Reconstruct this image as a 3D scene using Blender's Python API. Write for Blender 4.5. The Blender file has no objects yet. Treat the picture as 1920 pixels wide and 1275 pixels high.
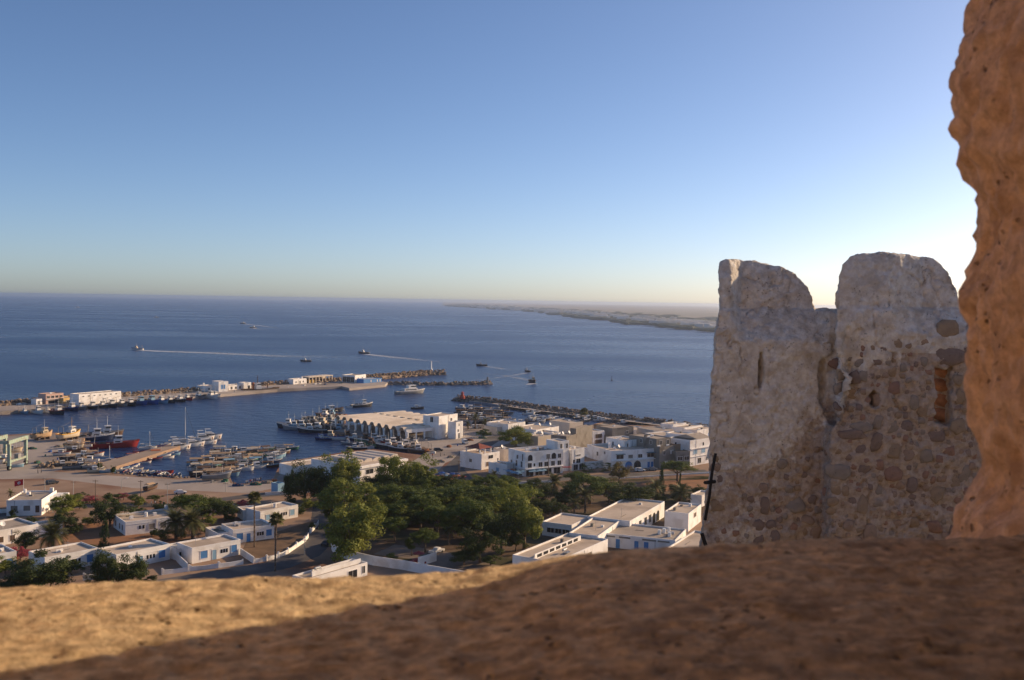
import bpy, bmesh, math, random
import numpy as np
from mathutils import Vector, Matrix, noise
from mathutils.geometry import tessellate_polygon
from mathutils.bvhtree import BVHTree
R = math.radians
rnd = random.Random(7)
sc = bpy.context.scene
col = sc.collection
# ------------------------------------------------------------------ camera
F_PX, CX, CY = 1850.0, 960.0, 637.5
EYE = Vector((0, 0, 72.0))
PITCH, ROLL = math.atan((637.5-564.2)/1850.0), R(0.88)
FW = Vector((0, math.cos(PITCH), -math.sin(PITCH)))
UP0 = Vector((0, math.sin(PITCH), math.cos(PITCH)))
RT = math.cos(ROLL)*Vector((1, 0, 0))+math.sin(ROLL)*UP0
UPV = -math.sin(ROLL)*Vector((1, 0, 0))+math.cos(ROLL)*UP0
cam_d = bpy.data.cameras.new('camera'); cam = bpy.data.objects.new('camera', cam_d); col.objects.link(cam)
M = Matrix((RT, UPV, -FW)).transposed().to_4x4(); M.translation = EYE
cam.matrix_world = M
cam_d.sensor_width = 36.0; cam_d.lens = 36.0*F_PX/1920.0
cam_d.clip_start = 0.05; cam_d.clip_end = 120000
cam_d.dof.use_dof = True; cam_d.dof.focus_distance = 40.0; cam_d.dof.aperture_fstop = 8.5
sc.camera = cam
# ------------------------------------------------------------------ world, sun, exposure
SUN_AZ, SUN_EL = R(59), R(18)
w = bpy.data.worlds.new('World'); sc.world = w; w.use_nodes = True
nt = w.node_tree; bg = nt.nodes['Background']
sky = nt.nodes.new('ShaderNodeTexSky'); sky.sky_type = 'NISHITA'; sky.sun_disc = False
sky.sun_elevation = SUN_EL; sky.sun_rotation = SUN_AZ
sky.altitude = 0; sky.air_density = 0.6; sky.dust_density = 0.75; sky.ozone_density = 2.0
hs = nt.nodes.new('ShaderNodeHueSaturation'); hs.inputs['Saturation'].default_value = 1.06
nt.links.new(sky.outputs['Color'], hs.inputs['Color']); tn = nt.nodes.new('ShaderNodeMix'); tn.data_type = 'RGBA'; tn.blend_type = 'MULTIPLY'; tn.inputs['Factor'].default_value = 1.0; tn.inputs['B'].default_value = (1.0, 0.98, 1.02, 1)
nt.links.new(hs.outputs['Color'], tn.inputs['A']); nt.links.new(tn.outputs['Result'], bg.inputs['Color']); bg.inputs['Strength'].default_value = 0.107
sd = bpy.data.lights.new('sun', 'SUN'); sun = bpy.data.objects.new('sun', sd); col.objects.link(sun)
sd.energy = 5.0; sd.angle = R(0.55); sd.color = (1.0, 0.71, 0.42)
SUNV = Vector((math.sin(SUN_AZ)*math.cos(SUN_EL), math.cos(SUN_AZ)*math.cos(SUN_EL), math.sin(SUN_EL)))
sun.rotation_euler = (-SUNV).to_track_quat('-Z', 'Y').to_euler(); sun.location = SUNV*200
sc.view_settings.view_transform = 'Standard'; sc.view_settings.look = 'None'
sc.view_settings.exposure = 0.36; sc.view_settings.gamma = 1.0
sc.view_settings.use_curve_mapping = False
sc.render.engine = 'CYCLES'
sc.cycles.use_denoising = True
sc.cycles.max_bounces = 8; sc.cycles.diffuse_bounces = 5; sc.cycles.glossy_bounces = 3
sc.cycles.transparent_max_bounces = 8; sc.cycles.volume_bounces = 1
sc.cycles.sample_clamp_indirect = 6.0
GZ = 2.0   # quay and town level above the sea
# ------------------------------------------------------------------ helpers
def ray(px, py):
    return FW+RT*((px-CX)/F_PX)+UPV*((CY-py)/F_PX)
def at(px, py, z=GZ):                       # ground point seen at a picture position (used to survey the place)
    d = ray(px, py); return EYE+d*((z-EYE.z)/d.z)
def aty(px, py, y):
    d = ray(px, py); return EYE+d*(y/d.y)
def mpp(px, py, z=GZ):                      # metres per picture unit there
    return (at(px, py, z)-EYE).dot(FW)/F_PX
def lin(c): return tuple(c)+(1.0,)
MATS = {}
def mat(name, c1, c2=None, rough=0.85, scale=0.5, bump=0.0, bscale=None, spec=0.3, detail=5, metal=0.0, contrast=0.5, trans=0.0, coord='pos', bdist=0.05, c3=None, s3=0.1):
    if name in MATS: return MATS[name]
    m = bpy.data.materials.new(name); m.use_nodes = True; t = m.node_tree; N = t.nodes; L = t.links
    b = N['Principled BSDF']; b.inputs['Roughness'].default_value = rough; b.inputs['Metallic'].default_value = metal
    b.inputs['Specular IOR Level'].default_value = spec; b.inputs['Base Color'].default_value = lin(c1)
    if coord == 'pos':
        g = N.new('ShaderNodeNewGeometry'); P = g.outputs['Position']
    else:
        g = N.new('ShaderNodeTexCoord'); P = g.outputs['Object']
    cout = None
    if c2 is not None:
        n = N.new('ShaderNodeTexNoise'); n.inputs['Scale'].default_value = scale; n.inputs['Detail'].default_value = detail; n.inputs['Roughness'].default_value = 0.62
        L.new(P, n.inputs['Vector'])
        r = N.new('ShaderNodeValToRGB'); h = 0.5*(1-contrast)*0.6
        r.color_ramp.elements[0].position = 0.5-0.28*(1-contrast)-0.04; r.color_ramp.elements[1].position = 0.5+0.28*(1-contrast)+0.04
        r.color_ramp.elements[0].color = lin(c1); r.color_ramp.elements[1].color = lin(c2)
        L.new(n.outputs['Fac'], r.inputs['Fac']); cout = r.outputs['Color']
        if c3 is not None:
            n3 = N.new('ShaderNodeTexNoise'); n3.inputs['Scale'].default_value = s3; n3.inputs['Detail'].default_value = 4
            L.new(P, n3.inputs['Vector'])
            r3 = N.new('ShaderNodeMapRange'); r3.inputs[1].default_value = 0.5; r3.inputs[2].default_value = 0.62
            L.new(n3.outputs['Fac'], r3.inputs[0])
            mx = N.new('ShaderNodeMix'); mx.data_type = 'RGBA'
            L.new(r3.outputs[0], mx.inputs['Factor']); L.new(cout, mx.inputs['A']); mx.inputs['B'].default_value = lin(c3)
            cout = mx.outputs['Result']
        L.new(cout, b.inputs['Base Color'])
    if bump > 0:
        n2 = N.new('ShaderNodeTexNoise'); n2.inputs['Scale'].default_value = bscale or scale*8; n2.inputs['Detail'].default_value = 6
        L.new(P, n2.inputs['Vector'])
        bp = N.new('ShaderNodeBump'); bp.inputs['Strength'].default_value = bump; bp.inputs['Distance'].default_value = bdist
        L.new(n2.outputs['Fac'], bp.inputs['Height']); L.new(bp.outputs['Normal'], b.inputs['Normal'])
    if trans > 0:
        tr = N.new('ShaderNodeBsdfTranslucent'); mxs = N.new('ShaderNodeMixShader'); mxs.inputs[0].default_value = trans
        if cout is not None: L.new(cout, tr.inputs['Color'])
        else: tr.inputs['Color'].default_value = lin(c1)
        L.new(b.outputs[0], mxs.inputs[1]); L.new(tr.outputs[0], mxs.inputs[2]); L.new(mxs.outputs[0], N['Material Output'].inputs['Surface'])
    MATS[name] = m; return m
def mesh_obj(name, verts, faces, m, parent=None, smooth=False):
    me = bpy.data.meshes.new(name); me.from_pydata([tuple(v) for v in verts], [], [tuple(f) for f in faces]); me.materials.append(m)
    if smooth: me.polygons.foreach_set('use_smooth', [True]*len(me.polygons))
    me.update()
    o = bpy.data.objects.new(name, me); col.objects.link(o)
    if parent is not None: o.parent = parent
    return o
class MB:
    def __init__(s): s.v = []; s.f = []
    def add(s, vs, fs):
        n = len(s.v); s.v += [Vector(v) for v in vs]; s.f += [tuple(i+n for i in f) for f in fs]; return s
    def box(s, x0, x1, y0, y1, z0, z1):
        return s.add([(x0,y0,z0),(x1,y0,z0),(x1,y1,z0),(x0,y1,z0),(x0,y0,z1),(x1,y0,z1),(x1,y1,z1),(x0,y1,z1)],
                     [(0,3,2,1),(4,5,6,7),(0,1,5,4),(1,2,6,5),(2,3,7,6),(3,0,4,7)])
    def prism(s, poly, z0, z1):             # poly: xy list counter-clockwise
        n = len(poly); vs = [(p[0],p[1],z0) for p in poly]+[(p[0],p[1],z1) for p in poly]
        fs = [(i,(i+1)%n,n+(i+1)%n,n+i) for i in range(n)]
        tri = tessellate_polygon([[Vector((p[0],p[1],0)) for p in poly]])
        fs += [tuple(n+i for i in t) for t in tri]+[tuple(reversed(t)) for t in tri]
        return s.add(vs, fs)
    def bar(s, a, b, r, r2=None, n=6):      # tapered round bar
        a = Vector(a); b = Vector(b); d = (b-a); r2 = r if r2 is None else r2
        if d.length < 1e-6: return s
        q = d.to_track_quat('Z', 'Y'); vs = []
        for k in range(n):
            t = 2*math.pi*k/n; e = q @ Vector((math.cos(t), math.sin(t), 0)); vs.append(a+e*r)
        for k in range(n):
            t = 2*math.pi*k/n; e = q @ Vector((math.cos(t), math.sin(t), 0)); vs.append(b+e*r2)
        fs = [(k,(k+1)%n,n+(k+1)%n,n+k) for k in range(n)]+[tuple(range(n-1,-1,-1)), tuple(range(n,2*n))]
        return s.add(vs, fs)
    def beam(s, a, b, wd, ht):              # rectangular beam from a to b
        a = Vector(a); b = Vector(b); d = (b-a).normalized(); u = d.cross(Vector((0,0,1)))
        u = u.normalized() if u.length > 1e-4 else Vector((1,0,0)); v = u.cross(d).normalized()
        vs = [p+u*(sx*wd/2)+v*(sy*ht/2) for p in (a,b) for sx,sy in ((-1,-1),(1,-1),(1,1),(-1,1))]
        return s.add(vs, [(0,3,2,1),(4,5,6,7),(0,1,5,4),(1,2,6,5),(2,3,7,6),(3,0,4,7)])
    def obox(s, o, u, v, a0, a1, b0, b1, z0, z1):   # box in a frame o + a*u + b*v
        P = lambda a, b, z: (o.x+u.x*a+v.x*b, o.y+u.y*a+v.y*b, z)
        return s.add([P(a0,b0,z0),P(a1,b0,z0),P(a1,b1,z0),P(a0,b1,z0),P(a0,b0,z1),P(a1,b0,z1),P(a1,b1,z1),P(a0,b1,z1)],
                     [(0,3,2,1),(4,5,6,7),(0,1,5,4),(1,2,6,5),(2,3,7,6),(3,0,4,7)])
    def ball(s, c, rx, ry, rz, nu=10, nv=6):
        c = Vector(c); vs = [c+Vector((0,0,rz))]
        for i in range(1, nv):
            ph = math.pi*i/nv
            for j in range(nu):
                th = 2*math.pi*j/nu; vs.append(c+Vector((rx*math.sin(ph)*math.cos(th), ry*math.sin(ph)*math.sin(th), rz*math.cos(ph))))
        vs.append(c-Vector((0,0,rz))); fs = [(0,1+j,1+(j+1)%nu) for j in range(nu)]
        for i in range(nv-2):
            for j in range(nu):
                a = 1+i*nu+j; b = 1+i*nu+(j+1)%nu; fs.append((a,a+nu,b+nu,b))
        e = len(vs)-1; k = 1+(nv-2)*nu; fs += [(e,k+(j+1)%nu,k+j) for j in range(nu)]
        return s.add(vs, fs)
    def build(s, name, m, parent=None, smooth=False, sub=True):
        o = parent.location if (parent is not None and sub) else Vector((0,0,0))
        return mesh_obj(name, [v-o for v in s.v], s.f, m, parent, smooth)
def tag(o, label=None, cat=None, group=None, kind=None):
    if label: o['label'] = label
    if cat: o['category'] = cat
    if group: o['group'] = group
    if kind: o['kind'] = kind
    return o
def empty(name, loc, label=None, cat=None, group=None, rz=0.0):
    o = bpy.data.objects.new(name, None); col.objects.link(o); o.location = loc; o.rotation_euler = (0,0,rz); o.empty_display_size = 0.5
    return tag(o, label, cat, group)
KIDS = {}
def copy_tree(o, parent=None):
    c = o.copy(); col.objects.link(c); c.parent = parent
    for ch in o.children: copy_tree(ch, c)
    return c
PROTO = {}
def proto_used(key, make):                  # first use hands out the original, later ones copies
    if key not in PROTO: PROTO[key] = make(); return PROTO[key]
    return copy_tree(PROTO[key])
def sheet(name, px_pts, z, m, extra=None, thick=None, kind='structure', world=False):
    pts = [Vector((p[0],p[1],0)) if world else at(p[0], p[1], z) for p in px_pts]
    if extra: pts += [Vector((e[0],e[1],0)) for e in extra]
    pts = [Vector((p.x,p.y,0)) for p in pts]
    area = sum(pts[i].x*pts[(i+1)%len(pts)].y-pts[(i+1)%len(pts)].x*pts[i].y for i in range(len(pts)))
    if area < 0: pts.reverse()
    mb = MB()
    if thick: mb.prism([(p.x,p.y) for p in pts], z-thick, z)
    else: mb.add([(p.x,p.y,z) for p in pts], [t for t in tessellate_polygon([pts])])
    o = mb.build(name, m)
    if not thick:
        for p in o.data.polygons:
            if p.normal.z < 0: o.data.flip_normals(); break
    return tag(o, kind=kind)
# ------------------------------------------------------------------ sea
def water_mat():
    m = bpy.data.materials.new('sea_water'); m.use_nodes = True; t = m.node_tree; N = t.nodes; L = t.links
    b = N['Principled BSDF']; b.inputs['IOR'].default_value = 1.33; b.inputs['Specular IOR Level'].default_value = 0.95
    g = N.new('ShaderNodeNewGeometry')
    big = N.new('ShaderNodeTexNoise'); big.inputs['Scale'].default_value = 0.0035; big.inputs['Detail'].default_value = 5
    mp = N.new('ShaderNodeMapping'); mp.inputs['Scale'].default_value = (0.6, 1.3, 1); mp.inputs['Rotation'].default_value = (0,0,R(-8))
    L.new(g.outputs['Position'], mp.inputs['Vector']); L.new(mp.outputs['Vector'], big.inputs['Vector'])
    cr = N.new('ShaderNodeValToRGB'); cr.color_ramp.elements[0].position = 0.35; cr.color_ramp.elements[1].position = 0.68
    cr.color_ramp.elements[0].color = (0.002, 0.018, 0.085, 1); cr.color_ramp.elements[1].color = (0.006, 0.038, 0.130, 1)
    L.new(big.outputs['Fac'], cr.inputs['Fac']); L.new(cr.outputs['Color'], b.inputs['Base Color'])
    rr = N.new('ShaderNodeMapRange'); rr.inputs[1].default_value = 0.35; rr.inputs[2].default_value = 0.7; rr.inputs[3].default_value = 0.24; rr.inputs[4].default_value = 0.38
    L.new(big.outputs['Fac'], rr.inputs[0]); L.new(rr.outputs[0], b.inputs['Roughness'])
    mp2 = N.new('ShaderNodeMapping'); mp2.inputs['Scale'].default_value = (0.6, 1.0, 1); mp2.inputs['Rotation'].default_value = (0,0,R(20))
    L.new(g.outputs['Position'], mp2.inputs['Vector'])
    n1 = N.new('ShaderNodeTexNoise'); n1.inputs['Scale'].default_value = 0.16; n1.inputs['Detail'].default_value = 7; n1.inputs['Roughness'].default_value = 0.62
    L.new(mp2.outputs['Vector'], n1.inputs['Vector'])
    bp = N.new('ShaderNodeBump'); bp.inputs['Strength'].default_value = 1.0; bp.inputs['Distance'].default_value = 3.2
    L.new(n1.outputs['Fac'], bp.inputs['Height']); L.new(bp.outputs['Normal'], b.inputs['Normal'])
    return m
WATER = water_mat()
SEA_R = 30000
ring = [(SEA_R*math.cos(2*math.pi*k/96), SEA_R*math.sin(2*math.pi*k/96), 0) for k in range(96)]
tag(mesh_obj('sea', ring+[(0,0,0)], [(k,(k+1)%96,96) for k in range(96)], WATER), kind='structure')
# ------------------------------------------------------------------ land
DIRT = mat('dirt_ground', (0.25,0.165,0.115), (0.37,0.265,0.19), 0.95, 0.05, 0.3, 1.5, c3=(0.20,0.105,0.068), s3=0.022, spec=0.1)
CONC = mat('quay_concrete', (0.33,0.285,0.25), (0.43,0.375,0.33), 0.9, 0.06, 0.2, 2.0, c3=(0.26,0.22,0.19), s3=0.03, spec=0.15)
ASPH = mat('asphalt', (0.075,0.07,0.068), (0.12,0.11,0.105), 0.9, 0.12, 0.2, 4.0, c3=(0.16,0.145,0.13), s3=0.05, spec=0.2)
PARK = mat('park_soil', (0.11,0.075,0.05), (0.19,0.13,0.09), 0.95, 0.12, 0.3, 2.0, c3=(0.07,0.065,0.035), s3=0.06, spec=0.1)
LANDS = mat('coast_fields', (0.25,0.21,0.16), (0.19,0.18,0.13), 0.95, 0.0035, 0, c3=(0.29,0.245,0.185), s3=0.0011, spec=0.1, contrast=0.8)
SAND = mat('beach_sand', (0.42,0.34,0.25), (0.5,0.42,0.32), 0.95, 0.01, spec=0.1)
coast = [(-300,822),(16,815),(88,811),(164,811),(152,836),(172,845),(176,866),(195,866),(325,831),(338,836),(207,878),(214,887),(260,892),(330,896),(366,896),(395,889),(430,892),
         (436,904),(452,907),(490,901),(513,897),(520,880),(532,866),(660,845),(700,842),(790,853),(812,842),(760,838),(622,808),(735,788),(850,797),(900,801),(1000,804),(1050,798),(1120,796),(1225,798),(1330,804),(1500,826),(1900,860)]
sheet('ground', coast, GZ, DIRT, extra=[(700,120),(500,-150),(-500,-150),(-620,300)], thick=3.5)
sheet('quay_apron', [(-300,824),(16,817),(88,813),(158,813),(148,838),(166,848),(170,868),(100,884),(196,891),(330,899),(366,899),(392,892),(428,895),(432,906),(452,910),(492,904),(516,900),(540,872),(560,905),(470,925),(250,915),(100,897),(-300,903)], GZ+0.006, CONC)
sheet('pier_deck', [(190,868),(325,832.2),(336.5,836),(203,879)], GZ+0.012, mat('pier_concrete', (0.30,0.235,0.18), (0.38,0.30,0.24), 0.9, 0.2, spec=0.15))
sheet('fish_market_quay', [(775,836),(626,807),(735,789),(850,798),(1000,805),(960,830),(880,850),(835,868),(815,890),(740,885),(795,852),(812,841)], GZ+0.010, CONC)
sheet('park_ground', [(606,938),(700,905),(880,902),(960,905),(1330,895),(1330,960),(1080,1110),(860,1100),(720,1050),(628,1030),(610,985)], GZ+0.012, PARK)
def strip(name, px_pts, width, z, m, kerb=False):
    P = [at(p[0],p[1],GZ) for p in px_pts]; V = []
    for i, p in enumerate(P):
        d = (P[min(i+1,len(P)-1)]-P[max(i-1,0)]); d.z = 0; d.normalize(); n = Vector((-d.y,d.x,0))
        V += [(p+n*width/2), (p-n*width/2)]
    V = [(v.x,v.y,z) for v in V]
    return tag(mesh_obj(name, V, [(2*i+1,2*i+3,2*i+2,2*i) for i in range(len(P)-1)], m), kind='structure')
strip('street_road', [(100,1112),(300,1096),(430,1075),(520,1060),(570,1040),(600,1012),(610,985),(612,950),(640,930),(760,912),(870,905),(960,902),(1100,895),(1220,889),(1330,884)], 9.0, GZ+0.020, ASPH)
strip('market_road', [(870,905),(850,880),(880,850),(930,820),(990,812)], 9, GZ+0.016, ASPH)
strip('yard_path', [(720,1030),(800,1040),(880,1062),(960,1085)], 12, GZ+0.022, mat('yard_dust', (0.17,0.14,0.12),(0.24,0.195,0.16),0.95,0.15,spec=0.1))
strip('quay_road', [(-100,975),(40,962),(110,952),(190,946),(330,948),(450,932),(560,924)], 6, GZ+0.018, ASPH)
# hill carrying the fort
def hill():
    V = []; Fc = []; nx, ny = 60, 40
    for j in range(ny+1):
        y = -150+j*(360/ny)
        for i in range(nx+1):
            x = -420+i*(900/nx)
            d = math.hypot(max(0, abs(x-2)-6)*0.8, max(0, abs(y+8)-14))
            z = 66.0*max(0.0, 1-d/175.0)**1.15+0.4
            z += 2.2*noise.fractal((x*0.03,y*0.03,0), 1.0, 2.0, 4)*min(1, d/20)*(1 if z > 2 else 0)
            V.append((x,y,z))
    for j in range(ny):
        for i in range(nx):
            a = j*(nx+1)+i; Fc.append((a,a+1,a+nx+2,a+nx+1))
    tag(mesh_obj('fort_hill', V, Fc, mat('hill_scrub', (0.13,0.10,0.06),(0.07,0.08,0.035),0.95,0.2,0.5,1.0,spec=0.1), smooth=True), kind='structure')
hill()
# far coast
def far_coast():
    sh = [(830,573.2),(850,574.2),(875,576.0),(906,578),(992,583.5),(1071,590),(1147,599),(1250,610.5),(1346,619),(1500,634),(1900,668)]
    P = [at(p[0],p[1],1.0) for p in sh]
    P = [p if p.length < 26000 else p*(26000/p.length) for p in P]
    rows = [0, 0.012, 0.05, 0.15, 0.35, 0.7, 1.0]; hs = [0.2, 3, 4, 5, 6, 7, 8]
    V = []; n = 0; Q = []
    for i in range(len(P)-1):
        for k in range(12): Q.append(P[i].lerp(P[i+1], k/12))
    Q.append(P[-1])
    m2 = len(Q)
    for j, (r, h) in enumerate(zip(rows, hs)):
        for q in Q:
            d = Vector((q.x,q.y,0)).normalized(); L0 = math.hypot(q.x,q.y); L1 = 29000
            dd = L0+(L1-L0)*r
            z = h+(1.2*noise.noise((d.x*30,d.y*30,j)) if j > 1 else 0)
            V.append((d.x*dd, d.y*dd, z))
    Fc = [(j*m2+i+1, j*m2+i, (j+1)*m2+i, (j+1)*m2+i+1) for j in range(len(rows)-1) for i in range(m2-1)]
    tag(mesh_obj('far_coast_land', V, Fc, LANDS), kind='structure')
    bs = [Vector((q.x,q.y,0)) for q in Q if q.length < 12000]
    V = []
    for q in bs:
        d = q.normalized(); V += [(q-d*10)+Vector((0,0,0.15)), (q+d*14)+Vector((0,0,3.2))]
    tag(mesh_obj('far_beach', V, [(2*i,2*i+2,2*i+3,2*i+1) for i in range(len(bs)-1)], SAND), kind='structure')
    mb = MB(); r2 = random.Random(3)
    for k in range(620):
        t = r2.random(); i = int((0.25+0.75*t)*(m2-1)); q = Q[i]; d = Vector((q.x,q.y,0)).normalized(); s = Vector((-d.y,d.x,0))
        far = q.length; o = q+d*(60+abs(r2.gauss(0,1))*far*0.10)+s*r2.uniform(-80,80)
        a, b_, hh = r2.uniform(6,18), r2.uniform(6,14), r2.uniform(5,11)
        mb.obox(Vector((o.x,o.y,0)), s, d, -a, a, -b_, b_, 2, 8+hh)
    tag(mb.build('far_town', mat('far_plaster', (0.75,0.72,0.68),(0.55,0.48,0.40),0.9,0.004)), 'distant pale houses strung along the far shore', 'town', kind='stuff')
    mb = MB()
    for k in range(900):
        i = int((0.15+0.85*r2.random())*(m2-1)); q = Q[i]; d = Vector((q.x,q.y,0)).normalized(); s = Vector((-d.y,d.x,0))
        o = q+d*(50+abs(r2.gauss(0,1))*q.length*0.25)+s*r2.uniform(-150,150)
        mb.ball((o.x,o.y,6), r2.uniform(10,60), r2.uniform(10,30), r2.uniform(4,8), 6, 4)
    tag(mb.build('far_groves', mat('far_green', (0.09,0.10,0.06),(0.12,0.12,0.075),0.95,0.01,spec=0.1)), 'dark groves scattered over the distant plain', 'grove', kind='stuff')
far_coast()
# ------------------------------------------------------------------ the fort
def stone_mat(name, a, b, c, dark=(0.05,0.035,0.028), scale=6.0, bump=0.6, fine=60.0, attr=None, c_attr=None):
    m = bpy.data.materials.new(name); m.use_nodes = True; t = m.node_tree; N = t.nodes; L = t.links
    p = N['Principled BSDF']; p.inputs['Roughness'].default_value = 0.95; p.inputs['Specular IOR Level'].default_value = 0.12
    g = N.new('ShaderNodeTexCoord'); P = g.outputs['Object']
    def nz(s, d=6, r=0.65):
        n = N.new('ShaderNodeTexNoise'); n.inputs['Scale'].default_value = s; n.inputs['Detail'].default_value = d; n.inputs['Roughness'].default_value = r; L.new(P, n.inputs['Vector']); return n.outputs['Fac']
    def mix(f, A, B):
        x = N.new('ShaderNodeMix'); x.data_type = 'RGBA'
        L.new(f, x.inputs['Factor'])
        for k, v in (('A',A),('B',B)):
            if isinstance(v, tuple): x.inputs[k].default_value = lin(v)
            else: L.new(v, x.inputs[k])
        return x.outputs['Result']
    def rng(f, lo, hi):
        x = N.new('ShaderNodeMapRange'); x.inputs[1].default_value = lo; x.inputs[2].default_value = hi; L.new(f, x.inputs[0]); return x.outputs[0]
    c0 = mix(rng(nz(scale), 0.36, 0.64), a, b)
    c0 = mix(rng(nz(scale*0.35, 4), 0.5, 0.68), c0, c)
    if attr:
        at_ = N.new('ShaderNodeAttribute'); at_.attribute_name = attr
        c1 = mix(rng(nz(scale*1.6), 0.36, 0.64), c_attr[0], c_attr[1])
        f = N.new('ShaderNodeMath'); f.operation = 'ADD'; L.new(at_.outputs['Fac'], f.inputs[0])
        f2 = N.new('ShaderNodeMath'); f2.operation = 'MULTIPLY_ADD'; f2.inputs[1].default_value = 1.3; f2.inputs[2].default_value = -0.65; L.new(nz(scale*0.9), f2.inputs[0]); L.new(f2.outputs[0], f.inputs[1])
        c0 = mix(rng(f.outputs[0], 0.4, 0.62), c0, c1)
    v = N.new('ShaderNodeTexVoronoi'); v.inputs['Scale'].default_value = fine; L.new(P, v.inputs['Vector'])
    sp = rng(v.outputs['Distance'], 0.28, 0.10)
    sm = N.new('ShaderNodeMath'); sm.operation = 'MULTIPLY'; L.new(sp, sm.inputs[0]); L.new(rng(nz(fine*0.22), 0.5, 0.62), sm.inputs[1])
    sm2 = N.new('ShaderNodeMath'); sm2.operation = 'MULTIPLY'; sm2.inputs[1].default_value = 0.75; L.new(sm.outputs[0], sm2.inputs[0])
    c0 = mix(sm2.outputs[0], c0, dark)
    L.new(c0, p.inputs['Base Color'])
    hs = N.new('ShaderNodeMath'); hs.operation = 'MULTIPLY_ADD'; hs.inputs[1].default_value = -0.8; L.new(sm.outputs[0], hs.inputs[0]); L.new(nz(fine*0.5, 8, 0.7), hs.inputs[2])
    bp = N.new('ShaderNodeBump'); bp.inputs['Strength'].default_value = bump; bp.inputs['Distance'].default_value = 1.2/fine
    L.new(hs.outputs[0], bp.inputs['Height']); L.new(bp.outputs['Normal'], p.inputs['Normal'])
    return m
SILL_M = stone_mat('sandstone_sill', (0.46,0.345,0.21), (0.90,0.68,0.40), (0.38,0.275,0.165), dark=(0.12,0.075,0.04), scale=48, bump=1.0, fine=60)
BLOCK_M = stone_mat('sandstone_block', (0.88,0.635,0.45), (0.58,0.405,0.28), (0.50,0.335,0.225), dark=(0.13,0.075,0.05), scale=38, bump=1.0, fine=60)
FORT_M = stone_mat('fort_plaster', (0.75,0.725,0.68), (0.55,0.495,0.43), (0.47,0.415,0.35), dark=(0.09,0.07,0.06), scale=13.0, bump=1.0, fine=42,
                   attr='rubble', c_attr=((0.50,0.42,0.355),(0.35,0.28,0.225)))
def fbm(p, f, o=5): return noise.fractal((p[0]*f,p[1]*f,p[2]*f), 0.9, 2.1, o)
def pits(p, f):
    d = noise.voronoi((p[0]*f,p[1]*f,p[2]*f))[0][0]; return max(0.0, 0.35-d)/0.35
# sill of the embrasure
def lerp_tab(tab, x):
    if x <= tab[0][0]: return tab[0][1]
    for (a,b),(c,d) in zip(tab, tab[1:]):
        if x <= c: return b+(d-b)*(x-a)/(c-a)
    return tab[-1][1]
def sill():
    ridge_px = [(-700,1122),(0,1106),(250,1097),(520,1090),(760,1083),(900,1072),(960,1063),(1040,1050),(1100,1042),(1200,1033),(1400,1023),(1700,1014),(1920,1009),(2600,1000)]
    tab = []
    for px, py in ridge_px:
        Y = 1.24+0.07*max(0, (px-700)/1220.0)
        p = aty(px, py, Y); tab.append((p.x, p.z))
    tabY = [(aty(px,py,1.24+0.07*max(0,(px-700)/1220.0)).x, 1.24+0.07*max(0,(px-700)/1220.0)) for px,py in ridge_px]
    nx = 560; xs = np.linspace(-1.5, 1.7, nx)
    prof = []                                   # (distance inside ridge, drop, inward weight)
    for t in np.linspace(1.3, 0.0, 170): prof.append((-t, 0.030*min(t,0.45), 1))
    for k in range(1, 13):
        a = k/12*math.pi/2; prof.append((0.10*math.sin(a), -0.10*(1-math.cos(a)), 1))
    for k in range(1, 24): prof.append((0.10+0.012*k, -0.10-0.3*k, 0.6))
    V = []
    for (dy, dz, wgt) in prof:
        for x in xs:
            z = lerp_tab(tab, x)+dz; y = lerp_tab(tabY, x)+dy
            n1 = 0.003*fbm((x,y,z), 5, 3)+0.0028*fbm((x+7,y,z), 40, 4)-0.0035*pits((x,y,z), 60)+0.0038*noise.noise((x*16+18*y,y*75-x*22,z*3))
            if dy <= 0.05: V.append((x, y, z+n1*wgt))
            else: V.append((x, y+n1*wgt, z))
    n = len(prof)
    Fc = [(j*nx+i, j*nx+i+1, (j+1)*nx+i+1, (j+1)*nx+i) for j in range(n-1) for i in range(nx-1)]
    o = mesh_obj('embrasure_sill', V, Fc, SILL_M, smooth=True)
    tag(o, 'blurred golden sandstone sill across the foreground, half sunlit and half shaded', 'stone sill')
sill()
def merlon(name, label, xl, side, y0, y1, z0, z1, far_x, m, seed):
    # loft of rounded cross sections; side=+1: body extends to +x from its exposed face
    loops = []; nz = 230; r = 0.07
    pts = []
    for t in np.linspace(y0, y1-r, 90): pts.append((0.0, t, -1, 0))
    for k in range(1, 12):
        a = k/12*math.pi/2; pts.append((r-r*math.cos(a), y1-r+r*math.sin(a), -math.cos(a), math.sin(a)))
    for t in np.linspace(r, far_x, 40): pts.append((t, y1, 0, 1))
    for t in np.linspace(y1-0.1, y0, 6): pts.append((far_x, t, 1, 0))
    for t in np.linspace(far_x-0.1, 0.1, 8): pts.append((t, y0, 0, -1))
    V = []; n = len(pts)
    for j in range(nz):
        z = z0+(z1-z0)*j/(nz-1)
        for (dx, y, nx_, ny_) in pts:
            x = xl(z)+side*dx; q = (x+seed, y, z)
            d = 0.016*fbm(q, 6, 4)+0.011*fbm(q, 15, 4)+0.010*fbm(q, 34, 5)-0.016*pits(q, 26)*max(0, noise.noise((q[0]*5,q[1]*5,q[2]*5))+0.4)-0.006*pits(q, 55)
            V.append((x+side*nx_*d, y+ny_*d, z))
    Fc = []
    for j in range(nz-1):
        for i in range(n):
            a = j*n+i; b = j*n+(i+1) % n; f = (a, b, b+n, a+n); Fc.append(f if side < 0 else f[::-1])
    Fc.append(tuple((nz-1)*n+i for i in range(n)))
    return tag(mesh_obj(name, V, Fc, m, smooth=True), label, 'merlon')
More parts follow.
